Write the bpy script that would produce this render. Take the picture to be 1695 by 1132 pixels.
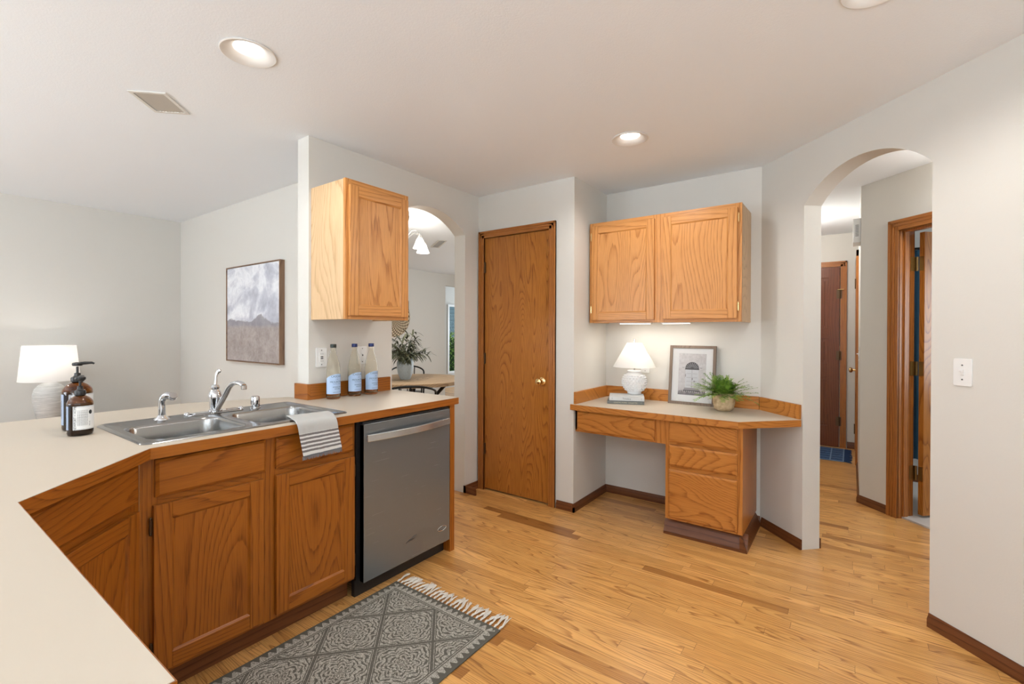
import bpy, bmesh, math, random
from mathutils import Vector, Matrix
random.seed(7)
PI = math.pi; Q = math.sqrt(.5)
for o in list(bpy.data.objects): bpy.data.objects.remove(o)
SC = bpy.context.scene; COL = SC.collection

# ------------------------------------------------------------------ camera
H = 2.44
EYE = 1.3136
cam = bpy.data.cameras.new('camera'); camo = bpy.data.objects.new('camera', cam); COL.objects.link(camo)
Fv = Vector((0.81014771, 0.586203, -0.00517017)); Rv = Vector((0.58622082, -0.81014566, 0.00302667)); Uv = Vector((0.00241434, 0.00548291, 0.99998205))
camo.matrix_world = Matrix(((Rv.x, Uv.x, -Fv.x, 0), (Rv.y, Uv.y, -Fv.y, 0), (Rv.z, Uv.z, -Fv.z, EYE), (0, 0, 0, 1)))
cam.sensor_fit = 'HORIZONTAL'; cam.sensor_width = 36; cam.lens = 775.189 / 1695 * 36
cam.shift_x = 0; cam.shift_y = -13.4 / 1695
cam.clip_start = .02
SC.camera = camo
# ------------------------------------------------------------------ world, exposure, daylight fills
SC.view_settings.view_transform = 'Standard'; SC.view_settings.look = 'None'
SC.view_settings.exposure = -0.06; SC.view_settings.gamma = 1; SC.view_settings.use_curve_mapping = False
w = bpy.data.worlds.new('world'); SC.world = w; w.use_nodes = True
w.node_tree.nodes['Background'].inputs[0].default_value = (.80, .90, 1.0, 1)
w.node_tree.nodes['Background'].inputs[1].default_value = 1.2

def area(name, loc, direction, sx, sy, power, color=(1, 1, 1), spread=PI):
    l = bpy.data.lights.new(name, 'AREA'); l.shape = 'RECTANGLE'; l.size = sx; l.size_y = sy; l.energy = power; l.color = color; l.spread = spread
    o = bpy.data.objects.new(name, l); COL.objects.link(o); o.location = loc
    o.rotation_euler = Vector(direction).to_track_quat('-Z', 'Z').to_euler(); return o
DAY = (.84, .93, 1.0)
# added fill lights for unseen windows; left and rear ones aimed up at ceiling
area('left_window_fill', (-2.93, 3.6, 1.35), (1, 0, 3.2), 2.6, 1.5, 165, DAY)
area('left_window_fill', (-2.93, -.3, 1.35), (1, 0, 3.2), 2.2, 1.5, 135, DAY)
area('rear_window_fill', (-1.2, -2.13, 1.35), (0, 1, 3.2), 1.8, 1.5, 90, DAY)
area('dining_fill', (7.55, 3.6, 1.35), (-1, 0, .1), 1.9, 1.4, 60, DAY)  # added fill inside the dining room, no window in that wall
area('bedroom_fill', (5.0, -3.0, 1.4), (0, 1, 0), 1.2, 1.2, 45, DAY)  # added fill to brighten the bedroom, its rear wall has no window
area('sunroom_fill', (9.05, 7.05, 1.35), (-1, 0, 0), .8, 1.3, 25, DAY)  # added fill for the dark sunroom, its window unseen

def point(name, loc, power, r=.03, color=(1, .88, .74)):
    l = bpy.data.lights.new(name, 'POINT'); l.energy = power; l.color = color; l.shadow_soft_size = r
    o = bpy.data.objects.new(name, l); COL.objects.link(o); o.location = loc; return o
def spot(name, loc, power, angle=150, blend=.6, r=.045, color=(1, .97, .93)):
    l = bpy.data.lights.new(name, 'SPOT'); l.energy = power; l.color = color; l.shadow_soft_size = r; l.spot_size = math.radians(angle); l.spot_blend = blend
    o = bpy.data.objects.new(name, l); COL.objects.link(o); o.location = loc; return o

# ------------------------------------------------------------------ materials
def newmat(name):
    m = bpy.data.materials.new(name); m.use_nodes = True
    nt = m.node_tree; b = nt.nodes['Principled BSDF']; return m, nt, b
def pset(b, **k):
    names = {'col': 'Base Color', 'rough': 'Roughness', 'metal': 'Metallic', 'spec': 'Specular IOR Level', 'trans': 'Transmission Weight', 'ior': 'IOR', 'coat': 'Coat Weight', 'crough': 'Coat Roughness', 'ecol': 'Emission Color', 'estr': 'Emission Strength', 'aniso': 'Anisotropic', 'anrot': 'Anisotropic Rotation', 'sss': 'Subsurface Weight'}
    for a, v in k.items():
        if a in ('col', 'ecol'): v = (*v, 1)
        b.inputs[names[a]].default_value = v
def N(nt, t, **k):
    n = nt.nodes.new(t)
    for a, v in k.items(): setattr(n, a, v)
    return n
def L(nt, a, b): nt.links.new(a, b)
def M2(nt, op, a, b=None, c=None):
    n = nt.nodes.new('ShaderNodeMath'); n.operation = op
    for i, v in enumerate((a, b, c)):
        if v is None: continue
        if isinstance(v, (int, float)): n.inputs[i].default_value = v
        else: nt.links.new(v, n.inputs[i])
    return n.outputs[0]
def mixc(nt, f, a, b, bt='MIX'):
    n = nt.nodes.new('ShaderNodeMix'); n.data_type = 'RGBA'; n.blend_type = bt
    if isinstance(f, (int, float)): n.inputs[0].default_value = f
    else: L(nt, f, n.inputs[0])
    for i, v in ((6, a), (7, b)):
        if isinstance(v, tuple): n.inputs[i].default_value = (*v, 1) if len(v) == 3 else v
        else: L(nt, v, n.inputs[i])
    return n.outputs[2]
def ramp(nt, f, stops, interp='LINEAR'):
    n = nt.nodes.new('ShaderNodeValToRGB'); n.color_ramp.interpolation = interp
    el = n.color_ramp.elements
    while len(el) < len(stops): el.new(.5)
    for e, (p, c) in zip(el, stops): e.position = p; e.color = (*c, 1) if len(c) == 3 else c
    L(nt, f, n.inputs[0]); return n.outputs[0]
def noise(nt, vec, scale, detail=2, rough=.5, dist=0):
    n = nt.nodes.new('ShaderNodeTexNoise'); n.inputs['Scale'].default_value = scale; n.inputs['Detail'].default_value = detail
    n.inputs['Roughness'].default_value = rough; n.inputs['Distortion'].default_value = dist
    if vec is not None: L(nt, vec, n.inputs['Vector'])
    return n.outputs[0]
def comb(nt, x, y, z=0.0):
    n = nt.nodes.new('ShaderNodeCombineXYZ')
    for i, v in enumerate((x, y, z)):
        if isinstance(v, (int, float)): n.inputs[i].default_value = v
        else: L(nt, v, n.inputs[i])
    return n.outputs[0]
def sepobj(nt):
    t = nt.nodes.new('ShaderNodeTexCoord'); s = nt.nodes.new('ShaderNodeSeparateXYZ'); L(nt, t.outputs['Object'], s.inputs[0]); return s.outputs, t
def bump(nt, b, h, strength=.2, dist=.002):
    n = nt.nodes.new('ShaderNodeBump'); n.inputs['Strength'].default_value = strength; n.inputs['Distance'].default_value = dist
    L(nt, h, n.inputs['Height']); L(nt, n.outputs[0], b.inputs['Normal'])
def simple(name, col, rough=.5, **k):
    m, nt, b = newmat(name); pset(b, col=col, rough=rough, **k); return m

def woodcolor(nt, across, along, seed, light, mid, dark, freq=34., amp=7.5, fx=2.6, fy=.55):
    """flat-sawn oak: cathedral figure as contour lines of a stretched noise, plus fine open pores"""
    sa = M2(nt, 'MULTIPLY', seed, 37.0); 
    v1 = comb(nt, M2(nt, 'ADD', M2(nt, 'MULTIPLY', across, fx), sa), M2(nt, 'ADD', M2(nt, 'MULTIPLY', along, fy), M2(nt, 'MULTIPLY', seed, 91.)), 0.)
    n1 = noise(nt, v1, 1., 1.5, .45)
    t = M2(nt, 'ADD', M2(nt, 'MULTIPLY', across, freq), M2(nt, 'MULTIPLY', n1, amp * 6.0))
    v2 = comb(nt, M2(nt, 'MULTIPLY', across, 60.), M2(nt, 'MULTIPLY', along, 5.), seed)
    n2 = noise(nt, v2, 1., 2, .6)
    t = M2(nt, 'ADD', t, M2(nt, 'MULTIPLY', n2, .9))
    s = M2(nt, 'FRACT', M2(nt, 'MULTIPLY', t, .5))
    ring = ramp(nt, s, [(0, (.1,) * 3), (.45, (.12,) * 3), (.72, (.5,) * 3), (.88, (1,) * 3), (.94, (1,) * 3), (1, (.1,) * 3)])
    v3 = comb(nt, M2(nt, 'MULTIPLY', across, 420.), M2(nt, 'MULTIPLY', along, 11.), seed)
    n3 = noise(nt, v3, 1., 1, .5)
    pore = ramp(nt, n3, [(.40, (1,) * 3), (.56, (0,) * 3)])
    rf = M2(nt, 'MULTIPLY', ring, M2(nt, 'ADD', .45, M2(nt, 'MULTIPLY', n2, .7)))
    c = mixc(nt, rf, light, mid)
    c = mixc(nt, M2(nt, 'MULTIPLY', M2(nt, 'MULTIPLY', M2(nt, 'ADD', .25, pore), M2(nt, 'POWER', ring, 2.)), .55), c, dark)
    c = mixc(nt, M2(nt, 'MULTIPLY', pore, .2), c, dark)
    v4 = comb(nt, M2(nt, 'MULTIPLY', across, 5.), M2(nt, 'MULTIPLY', along, .8), M2(nt, 'MULTIPLY', seed, 13.))
    n4 = noise(nt, v4, 1., 2, .5)
    c = mixc(nt, M2(nt, 'MULTIPLY', M2(nt, 'SUBTRACT', n4, .35), .7), c, mid)
    return c, n3
def oak(name, axis, light=(.66, .335, .125), mid=(.44, .185, .055), dark=(.20, .07, .018), rough=.33, freq=62., amp=12., fx=2.6, fy=.6):
    m, nt, b = newmat(name); (x, y, z), t = sepobj(nt)
    oi = nt.nodes.new('ShaderNodeObjectInfo'); seed = oi.outputs['Random']
    if axis == 'z': ac = M2(nt, 'ADD', x, M2(nt, 'MULTIPLY', y, .83)); al = z
    elif axis == 'x': ac = M2(nt, 'ADD', z, M2(nt, 'MULTIPLY', y, .83)); al = x
    else: ac = M2(nt, 'ADD', z, M2(nt, 'MULTIPLY', x, .83)); al = y
    c, h = woodcolor(nt, ac, al, seed, light, mid, dark, freq, amp, fx, fy)
    L(nt, c, b.inputs['Base Color']); pset(b, rough=rough, coat=.08, crough=.25, spec=.35)
    bump(nt, b, h, .12, .0006); return m
OAK_SHADED = dict(light=(.37, .118, .012), mid=(.275, .076, .007), dark=(.11, .027, .002))  # shaded copy of the one cabinet oak, dimmer light put into the colour
oak_v = oak('shaded_oak_vertical', 'z', freq=85., amp=5.5, fy=.35, **OAK_SHADED); oak_h = oak('shaded_oak_horizontal', 'x', **OAK_SHADED)
oak_pan = oak('shaded_oak_panel', 'z', freq=60., amp=12., fx=2.8, fy=.55, **OAK_SHADED)
OAK_HALF_LIT = dict(light=(.54, .215, .045), mid=(.40, .140, .024), dark=(.19, .055, .008))  # desk copy of that oak, the stronger light there put into the colour
desk_v = oak('half_lit_oak_vertical', 'z', freq=85., amp=5.5, fy=.35, **OAK_HALF_LIT); desk_h = oak('half_lit_oak_horizontal', 'x', fx=3.0, fy=.9, **OAK_HALF_LIT)
OAK_LIT = dict(light=(.66, .31, .095), mid=(.50, .20, .048), dark=(.24, .08, .018))  # lit copy of the same oak, light on the upper doors in the colour
up_v = oak('lit_oak_vertical', 'z', freq=85., amp=5.5, fy=.35, **OAK_LIT); up_h = oak('lit_oak_horizontal', 'x', freq=85., amp=5.5, fy=.35, **OAK_LIT)
up_pan = oak('lit_oak_panel', 'z', freq=60., amp=12., fx=2.8, fy=.55, **OAK_LIT)
side_ply = oak('cabinet_side_laminate', 'z', light=(.72, .50, .29), mid=(.62, .40, .21), dark=(.45, .27, .13), rough=.4)
door_v = oak('door_oak_veneer', 'z', light=(.46, .175, .028), mid=(.32, .105, .014), dark=(.15, .042, .006), freq=40., amp=13., fx=4.4, fy=.62, rough=.28)
cas_v = oak('casing_oak_vertical', 'z', freq=120., amp=2.5,  light=(.44, .165, .035), mid=(.32, .105, .020), dark=(.15, .042, .008)); cas_h = oak('casing_oak_horizontal', 'x', freq=120., amp=2.5,  light=(.44, .165, .035), mid=(.32, .105, .020), dark=(.15, .042, .008))
base_m = oak('dark_baseboard_oak', 'x', light=(.17, .058, .018), mid=(.12, .036, .009), dark=(.05, .014, .004), rough=.4, freq=60., amp=2.)
redwood = oak('red_brown_door_wood', 'z', freq=90., amp=3., light=(.19, .055, .018), mid=(.14, .038, .011), dark=(.07, .018, .006))
tablewood = oak('weathered_table_wood', 'x', light=(.62, .44, .27), mid=(.42, .28, .17), dark=(.2, .13, .08), rough=.6)
frame_wood = oak('grey_brown_frame_wood', 'z', light=(.21, .15, .11), mid=(.15, .105, .075), dark=(.07, .05, .035), rough=.5)
art_frame_wood = oak('walnut_art_frame', 'z', light=(.30, .18, .11), mid=(.2, .115, .07), dark=(.09, .05, .03), rough=.5)

def paint(name, col, tex=.25, rough=.62):
    m, nt, b = newmat(name); t = nt.nodes.new('ShaderNodeTexCoord')
    n = noise(nt, t.outputs['Object'], 140., 3, .6); pset(b, col=col, rough=rough, spec=.3); bump(nt, b, n, tex, .0015); return m
wall_m = paint('warm_grey_wall_paint', (.675, .655, .61)); ceil_m = paint('ceiling_paint', (.86, .905, .955), .5)
laminate = simple('cream_laminate', (.53, .46, .37), .42, spec=.4)
white_pl = simple('white_plastic', (.82, .82, .81), .35)
chrome = simple('chrome', (.62, .63, .65), .06, metal=1)
brass = simple('polished_brass', (.85, .62, .30), .2, metal=1); obrass = simple('aged_brass', (.36, .26, .12), .35, metal=1)
bronze = simple('dark_bronze_hinge', (.12, .075, .04), .4, metal=.8)
black = simple('black_plastic', (.012, .012, .013), .35)
blackm = simple('black_metal', (.02, .02, .02), .4, metal=.5)
dark = simple('dark_gap', (.02, .014, .01), .8)
def brushed(name, col, rough, axis, aniso=.6, metal=1., var=.08):
    m, nt, b = newmat(name); (x, y, z), t = sepobj(nt)
    v = comb(nt, M2(nt, 'MULTIPLY', x, 5. if axis == 'x' else 600.), M2(nt, 'MULTIPLY', y, 300. if axis == 'x' else 5.), M2(nt, 'MULTIPLY', z, 600. if axis == 'x' else 600.))
    n = noise(nt, v, 1., 2, .5); pset(b, col=col, metal=metal, aniso=aniso)
    L(nt, M2(nt, 'ADD', rough - var / 2, M2(nt, 'MULTIPLY', n, var)), b.inputs['Roughness']); bump(nt, b, n, .015 if var > .05 else .002, .0001); return m
steel_dw = brushed('brushed_dark_stainless', (.22, .24, .25), .27, 'x', .9, .62, .015)
steel_sink = brushed('satin_sink_stainless', (.31, .31, .305), .22, 'x', .0, 1., .05)
porcelain = simple('white_ceramic', (.84, .84, .84), .3)

# oak strip floor, strips run along world Y
def floor_mat():
    m, nt, b = newmat('oak_strip_floor'); (x, y, z), t = sepobj(nt)
    W = .0572
    rx = M2(nt, 'DIVIDE', x, W); row = M2(nt, 'FLOOR', rx); fx = M2(nt, 'FRACT', rx)
    wn = N(nt, 'ShaderNodeTexWhiteNoise', noise_dimensions='1D'); L(nt, row, wn.inputs['W'])
    ln = M2(nt, 'ADD', .55, M2(nt, 'MULTIPLY', wn.outputs[0], .55))
    ry = M2(nt, 'ADD', M2(nt, 'DIVIDE', y, ln), M2(nt, 'MULTIPLY', wn.outputs[0], 17.3)); seg = M2(nt, 'FLOOR', ry); fy = M2(nt, 'FRACT', ry)
    wn2 = N(nt, 'ShaderNodeTexWhiteNoise', noise_dimensions='2D'); L(nt, comb(nt, row, seg), wn2.inputs['Vector'])
    sd = wn2.outputs[0]
    c, h = woodcolor(nt, fx0(nt, fx, W), y, sd, (.75, .42, .14), (.50, .225, .058), (.18, .068, .014), 120., 7., 8., .7)
    tint = ramp(nt, sd, [(0, (.50, .38, .28)), (.06, (.74, .64, .52)), (.14, (.92, .87, .78)), (.3, (1., .94, .86)), (.5, (1.04, 1.02, 1.0)), (.7, (.94, .90, .82)), (.88, (1.14, 1.13, 1.10)), (1, (1.16, 1.16, 1.2))])
    c = mixc(nt, 1., c, tint, 'MULTIPLY')
    ex = M2(nt, 'MINIMUM', fx, M2(nt, 'SUBTRACT', 1., fx)); ey = M2(nt, 'MULTIPLY', M2(nt, 'MINIMUM', fy, M2(nt, 'SUBTRACT', 1., fy)), 10.)
    e = M2(nt, 'MINIMUM', ex, ey); g = ramp(nt, e, [(0, (1,) * 3), (.025, (0,) * 3)])
    c = mixc(nt, M2(nt, 'MULTIPLY', g, .55), c, (.11, .04, .012))
    L(nt, c, b.inputs['Base Color']); pset(b, rough=.34, coat=.3, crough=.22)
    bump(nt, b, M2(nt, 'SUBTRACT', M2(nt, 'MULTIPLY', h, .15), g), .25, .0008); return m
def fx0(nt, fx, W): return M2(nt, 'MULTIPLY', fx, W)
floor_m = floor_mat()

# ------------------------------------------------------------------ mesh builder
class MB:
    def __init__(s): s.v = []; s.f = []; s.m = []; s.uv = None
    def add(s, vs, fs, mi=0):
        k = len(s.v); s.v += [tuple(p) for p in vs]; s.f += [tuple(i + k for i in f) for f in fs]; s.m += [mi] * len(fs); return s
    def box(s, x0, x1, y0, y1, z0, z1, mi=0):
        x0, x1 = min(x0, x1), max(x0, x1); y0, y1 = min(y0, y1), max(y0, y1); z0, z1 = min(z0, z1), max(z0, z1)
        return s.add([(x0, y0, z0), (x1, y0, z0), (x1, y1, z0), (x0, y1, z0), (x0, y0, z1), (x1, y0, z1), (x1, y1, z1), (x0, y1, z1)],
                     [(0, 3, 2, 1), (4, 5, 6, 7), (0, 1, 5, 4), (1, 2, 6, 5), (2, 3, 7, 6), (3, 0, 4, 7)], mi)
    def prism(s, poly, z0, z1, mi=0, fn=None):
        """poly ccw in 2D, extruded in third; fn maps (a,b,c) to xyz"""
        fn = fn or (lambda a, b, c: (a, b, c)); n = len(poly)
        vs = [fn(a, b, z0) for a, b in poly] + [fn(a, b, z1) for a, b in poly]
        fs = [tuple(range(n - 1, -1, -1)), tuple(range(n, 2 * n))] + [(i, (i + 1) % n, n + (i + 1) % n, n + i) for i in range(n)]
        return s.add(vs, fs, mi)
    def lathe(s, prof, c=(0, 0, 0), seg=32, mi=0, M=None, caps=True):
        vs = []; fs = []; n = len(prof)
        for r, z in prof:
            for i in range(seg):
                a = 2 * PI * i / seg; p = Vector((r * math.cos(a), r * math.sin(a), z))
                if M: p = M @ p
                vs.append((p.x + c[0], p.y + c[1], p.z + c[2]))
        for j in range(n - 1):
            for i in range(seg): fs.append((j * seg + i, j * seg + (i + 1) % seg, (j + 1) * seg + (i + 1) % seg, (j + 1) * seg + i))
        if caps:
            if prof[0][0] > 1e-6: fs.append(tuple(range(seg - 1, -1, -1)))
            if prof[-1][0] > 1e-6: fs.append(tuple((n - 1) * seg + i for i in range(seg)))
        return s.add(vs, fs, mi)
    def tube(s, pts, r, seg=10, mi=0, flat=1.0, closed=False):
        pts = [Vector(p) for p in pts]; n = len(pts); R = r if isinstance(r, (list, tuple)) else [r] * n
        vs = []; fs = []; up = None
        for i, p in enumerate(pts):
            a = pts[(i - 1) % n] if (closed or i > 0) else p; b = pts[(i + 1) % n] if (closed or i < n - 1) else p
            t = (b - a).normalized()
            if up is None:
                up = Vector((0, 0, 1)) if abs(t.z) < .9 else Vector((1, 0, 0))
            sd = t.cross(up).normalized(); up2 = sd.cross(t).normalized(); up = up2
            for k in range(seg):
                q = 2 * PI * k / seg; vs.append(p + sd * math.cos(q) * R[i] + up2 * math.sin(q) * R[i] * flat)
        m = n if closed else n - 1
        for i in range(m):
            for k in range(seg):
                j = (i + 1) % n; fs.append((i * seg + k, j * seg + k, j * seg + (k + 1) % seg, i * seg + (k + 1) % seg))
        if not closed: fs += [tuple(range(seg)), tuple((n - 1) * seg + k for k in range(seg - 1, -1, -1))]
        return s.add(vs, fs, mi)
    def sphere(s, c, r, seg=20, rings=12, mi=0, sc=(1, 1, 1)):
        prof = [(r * math.sin(PI * i / rings), -r * math.cos(PI * i / rings)) for i in range(rings + 1)]
        prof[0] = (1e-5, -r); prof[-1] = (1e-5, r)
        M = Matrix.Diagonal((*sc, 1)).to_3x3(); return s.lathe(prof, c, seg, mi, M)
    def build(s, name, mats, parent=None, bev=0, sharp=35, loc=None, rot=None, fix=True):
        me = bpy.data.meshes.new(name); me.from_pydata(s.v, [], s.f)
        if not isinstance(mats, (list, tuple)): mats = [mats]
        for m in mats: me.materials.append(m)
        me.polygons.foreach_set('material_index', s.m)
        if s.uv:
            ul = me.uv_layers.new(name='uv')
            for lp in me.loops: ul.data[lp.index].uv = s.uv[lp.vertex_index]
        if fix:
            bm = bmesh.new(); bm.from_mesh(me); bmesh.ops.recalc_face_normals(bm, faces=bm.faces); bm.to_mesh(me); bm.free()
        me.polygons.foreach_set('use_smooth', [True] * len(me.polygons))
        try: me.set_sharp_from_angle(angle=math.radians(sharp))
        except Exception: pass
        me.update()
        o = bpy.data.objects.new(name, me); COL.objects.link(o)
        if parent: o.parent = parent
        if loc: o.location = loc
        if rot is not None: o.rotation_euler = (0, 0, rot)
        if bev:
            b = o.modifiers.new('bevel', 'BEVEL'); b.width = bev; b.segments = 2; b.limit_method = 'ANGLE'; b.angle_limit = math.radians(40); b.harden_normals = True
        return o
def thing(name, label, cat, loc=(0, 0, 0), rz=0, group=None):
    o = bpy.data.objects.new(name, None); COL.objects.link(o); o.location = loc; o.rotation_euler = (0, 0, rz)
    o.empty_display_size = .05
    o['label'] = label; o['category'] = cat
    if group: o['group'] = group
    return o
def tag(o, label, cat, group=None, kind=None):
    o['label'] = label; o['category'] = cat
    if group: o['group'] = group
    if kind: o['kind'] = kind
    return o
def struct(o, label=None):
    o['kind'] = 'structure'
    if label: o['label'] = label
    return o
def copy_tree(o, parent=None):
    c = o.copy(); COL.objects.link(c)
    if parent: c.parent = parent
    for ch in [x for x in list(COL.objects) if x.parent == o]: copy_tree(ch, c)
    return c
_fc = {}
def text_geo(txt, size, align='CENTER'):
    k = (txt, size, align)
    if k in _fc: return _fc[k]
    cu = bpy.data.curves.new('lettering', 'FONT'); cu.body = txt; cu.size = size; cu.align_x = align; cu.align_y = 'CENTER'; cu.resolution_u = 2
    o = bpy.data.objects.new('lettering', cu); COL.objects.link(o); bpy.context.view_layer.update()
    me = bpy.data.meshes.new_from_object(o.evaluated_get(bpy.context.evaluated_depsgraph_get()))
    r = ([tuple(v.co) for v in me.vertices], [tuple(p.vertices) for p in me.polygons])
    bpy.data.objects.remove(o); bpy.data.curves.remove(cu); bpy.data.meshes.remove(me); _fc[k] = r; return r

# ------------------------------------------------------------------ setting: walls, floor, ceiling
U1, VK, TK = 1.503, 2.537, .115          # pier end, kitchen wall plane, thickness
U2, V3, U4, V5 = 3.023, 1.632, 3.578, .496
def arch(a, b, spring, rise, n=20):
    hw = (b - a) / 2; R = (hw * hw + rise * rise) / (2 * rise); c = (a + b) / 2; z0 = spring + rise - R; out = []
    for i in range(n + 1):
        x = a + (b - a) * i / n; out.append((x, z0 + math.sqrt(max(R * R - (x - c) ** 2, 0))))
    return out
# kitchen wall with arch (outline in x,z; extruded along y)
xz = lambda a, b, c: (a, c, b)
out = [(U1, 0), (2.108, 0)] + arch(2.108, 2.855, 2.095, .142) + [(2.855, 0), (8.0, 0), (8.0, H), (U1, H)]
struct(MB().prism(out, VK, VK + TK, fn=xz).build('wall_kitchen', wall_m))
# wall holding the narrow oak door
yz = lambda a, b, c: (c, a, b)
out = [(V3, 0), (1.837, 0), (1.837, 2.088), (2.468, 2.088), (2.468, 0), (VK - .001, 0), (VK - .001, H), (V3, H)]
struct(MB().prism(out, U2, U2 + .115, fn=yz).build('wall_pantry', wall_m))
struct(MB().box(U2 + .115, U4 + .115, V3, V3 + .11, 0, H).build('wall_niche_left', wall_m))
struct(MB().box(U4, U4 + .11, .46, V3, 0, H).build('wall_niche_back', wall_m))
# 45 degree wall with the second arch, local x runs towards the camera side
S2 = math.sqrt(2)
A2, B2 = .264 * S2, .787 * S2
out = [(0, 0), (A2, 0)] + arch(A2, B2, 2.078, .165) + [(B2, 0), (3.85, 0), (3.85, H), (0, H)]
struct(MB().prism(out, 0, .118, fn=xz).build('wall_right', wall_m, loc=(U4, V5, 0), rot=math.radians(225)))
# living room
LU, LV = 1.934, 5.668
struct(MB().box(LU, LU + .115, VK + TK, LV, 0, H).build('wall_living_right', wall_m))
struct(MB().box(-3.1, LU + .115, LV, LV + .115, 0, H).build('wall_living_far', wall_m))
# unseen left wall with two windows, rear wall with one, put in for daylight
def wall_with_windows(name, L0, L1, holes, plane0, plane1, fn):
    mb = MB(); xs = sorted([L0, L1] + [h[0] for h in holes] + [h[1] for h in holes])
    for a, b in zip(xs[:-1], xs[1:]):
        h = [q for q in holes if q[0] <= a + 1e-6 and q[1] >= b - 1e-6]
        if h:
            mb.prism([(a, 0), (b, 0), (b, h[0][2]), (a, h[0][2])], plane0, plane1, fn=fn); mb.prism([(a, h[0][3]), (b, h[0][3]), (b, H), (a, H)], plane0, plane1, fn=fn)
        else: mb.prism([(a, 0), (b, 0), (b, H), (a, H)], plane0, plane1, fn=fn)
    return struct(mb.build(name, wall_m))
wall_with_windows('wall_left', -2.3, 5.8, [(2.3, 4.9, .6, 2.1), (-1.4, .8, .6, 2.1)], -3.12, -3.0, yz)
wall_with_windows('wall_rear', -3.12, .95, [(-2.1, -.3, .6, 2.1)], -2.32, -2.2, xz)
glass_m = simple('window_glass', (1, 1, 1), .0, trans=1, ior=1.05)
def window(n, a0, a1, z0, z1, p0, fn, nm=1, mat=white_pl):
    t = .05; r = MB()
    for (x0, x1, y0, y1) in [(a0, a0 + t, z0, z1), (a1 - t, a1, z0, z1), (a0 + t, a1 - t, z0, z0 + t), (a0 + t, a1 - t, z1 - t, z1)] + [(a0 + (a1 - a0) * (k + 1) / (nm + 1) - .02, a0 + (a1 - a0) * (k + 1) / (nm + 1) + .02, z0 + t, z1 - t) for k in range(nm)]:
        r.prism([(x0, y0), (x1, y0), (x1, y1), (x0, y1)], p0, p0 + .06, fn=fn)
    o = struct(r.build('window_%d' % n, mat)); g = MB().prism([(a0 + t, z0 + t), (a1 - t, z0 + t), (a1 - t, z1 - t), (a0 + t, z1 - t)], p0 + .025, p0 + .031, fn=fn).build('pane', glass_m, o)
    return o
window(1, 2.3, 4.9, .6, 2.1, -3.09, yz); window(2, -1.4, .8, .6, 2.1, -3.09, yz); window(3, -2.1, -.3, .6, 2.1, -2.29, xz)  # unseen windows, put in where the left and rear fills shine
# floors
struct(MB().box(-3.12, 8.2, -3.4, 7.8, -.1, 0).build('floor', floor_m))
carpet_m = paint('beige_carpet', (.55, .50, .46), 1., .95)
# dining room: far wall with an opening on its right, wall and window behind
DV = 6.47
out = [(LU + .115, 0), (6.70, 0), (6.70, 2.215), (7.75, 2.215), (7.75, 0), (8.2, 0), (8.2, H), (LU + .115, H)]
struct(MB().prism(out, DV, DV + .12, fn=xz).build('wall_dining_far', wall_m))
struct(MB().box(8.0, 8.1, VK, DV, 0, H).build('wall_dining_right', wall_m))
out = [(5.5, 0), (9.2, 0), (9.2, H), (5.5, H)]
mbw = MB()
for a, b_, z0, z1 in [(5.5, 7.99, 0, H), (8.9, 9.2, 0, H), (7.99, 8.9, 0, .37), (7.99, 8.9, 1.9, H)]: mbw.prism([(a, z0), (b_, z0), (b_, z1), (a, z1)], 7.6, 7.7, fn=xz)
struct(mbw.build('wall_sunroom_far', wall_m)); struct(MB().box(9.1, 9.2, DV, 7.6, 0, H).build('wall_sunroom_right', wall_m))
window(4, 7.93, 8.92, .33, 1.94, 7.57, xz, 0)
# hallway beyond the right arch
D2 = 4.562
struct(MB().box(4.503, 6.55, -.17, -.06, 0, H).build('wall_hall_right', wall_m))
struct(MB().box(6.53, 6.65, -.06, 1.3, 0, H).build('wall_hall_far', wall_m))
struct(MB().box(3.69, 6.65, 1.3, 1.4, 0, H).build('wall_hall_left', wall_m))
# 45 degree hall wall with a doorway; local frame as for wall_right, origin at its outer corner
HX = lambda u: (4.503 - u) * S2
h0, h1 = HX(4.292), HX(4.292) + .76
out = [(0, 0), (h0, 0), (h0, 2.045), (h1, 2.045), (h1, 0), (3.2, 0), (3.2, H), (0, H)]
struct(MB().prism(out, 0, .115, fn=xz).build('wall_hall_angled', wall_m, loc=(4.503, -.059, 0), rot=math.radians(225)))
struct(MB().box(5.38, 5.5, -3.3, -.17, 0, H).build('wall_bedroom_far', wall_m))
struct(MB().box(1.9, 5.5, -3.4, -3.3, 0, H).build('wall_bedroom_rear', wall_m))
struct(MB().prism([(.85, -2.3), (.95, -2.35), (2.9, -3.35), (2.9, -3.2)], 0, H).build('wall_hall_end', wall_m))
# bedroom carpet
struct(MB().prism([(4.20, -.40), (3.0, -1.60), (3.0, -3.3), (5.38, -3.3), (5.38, -.17), (4.43, -.17)], 0, .012).build('floor_bedroom_carpet', carpet_m))
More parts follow.
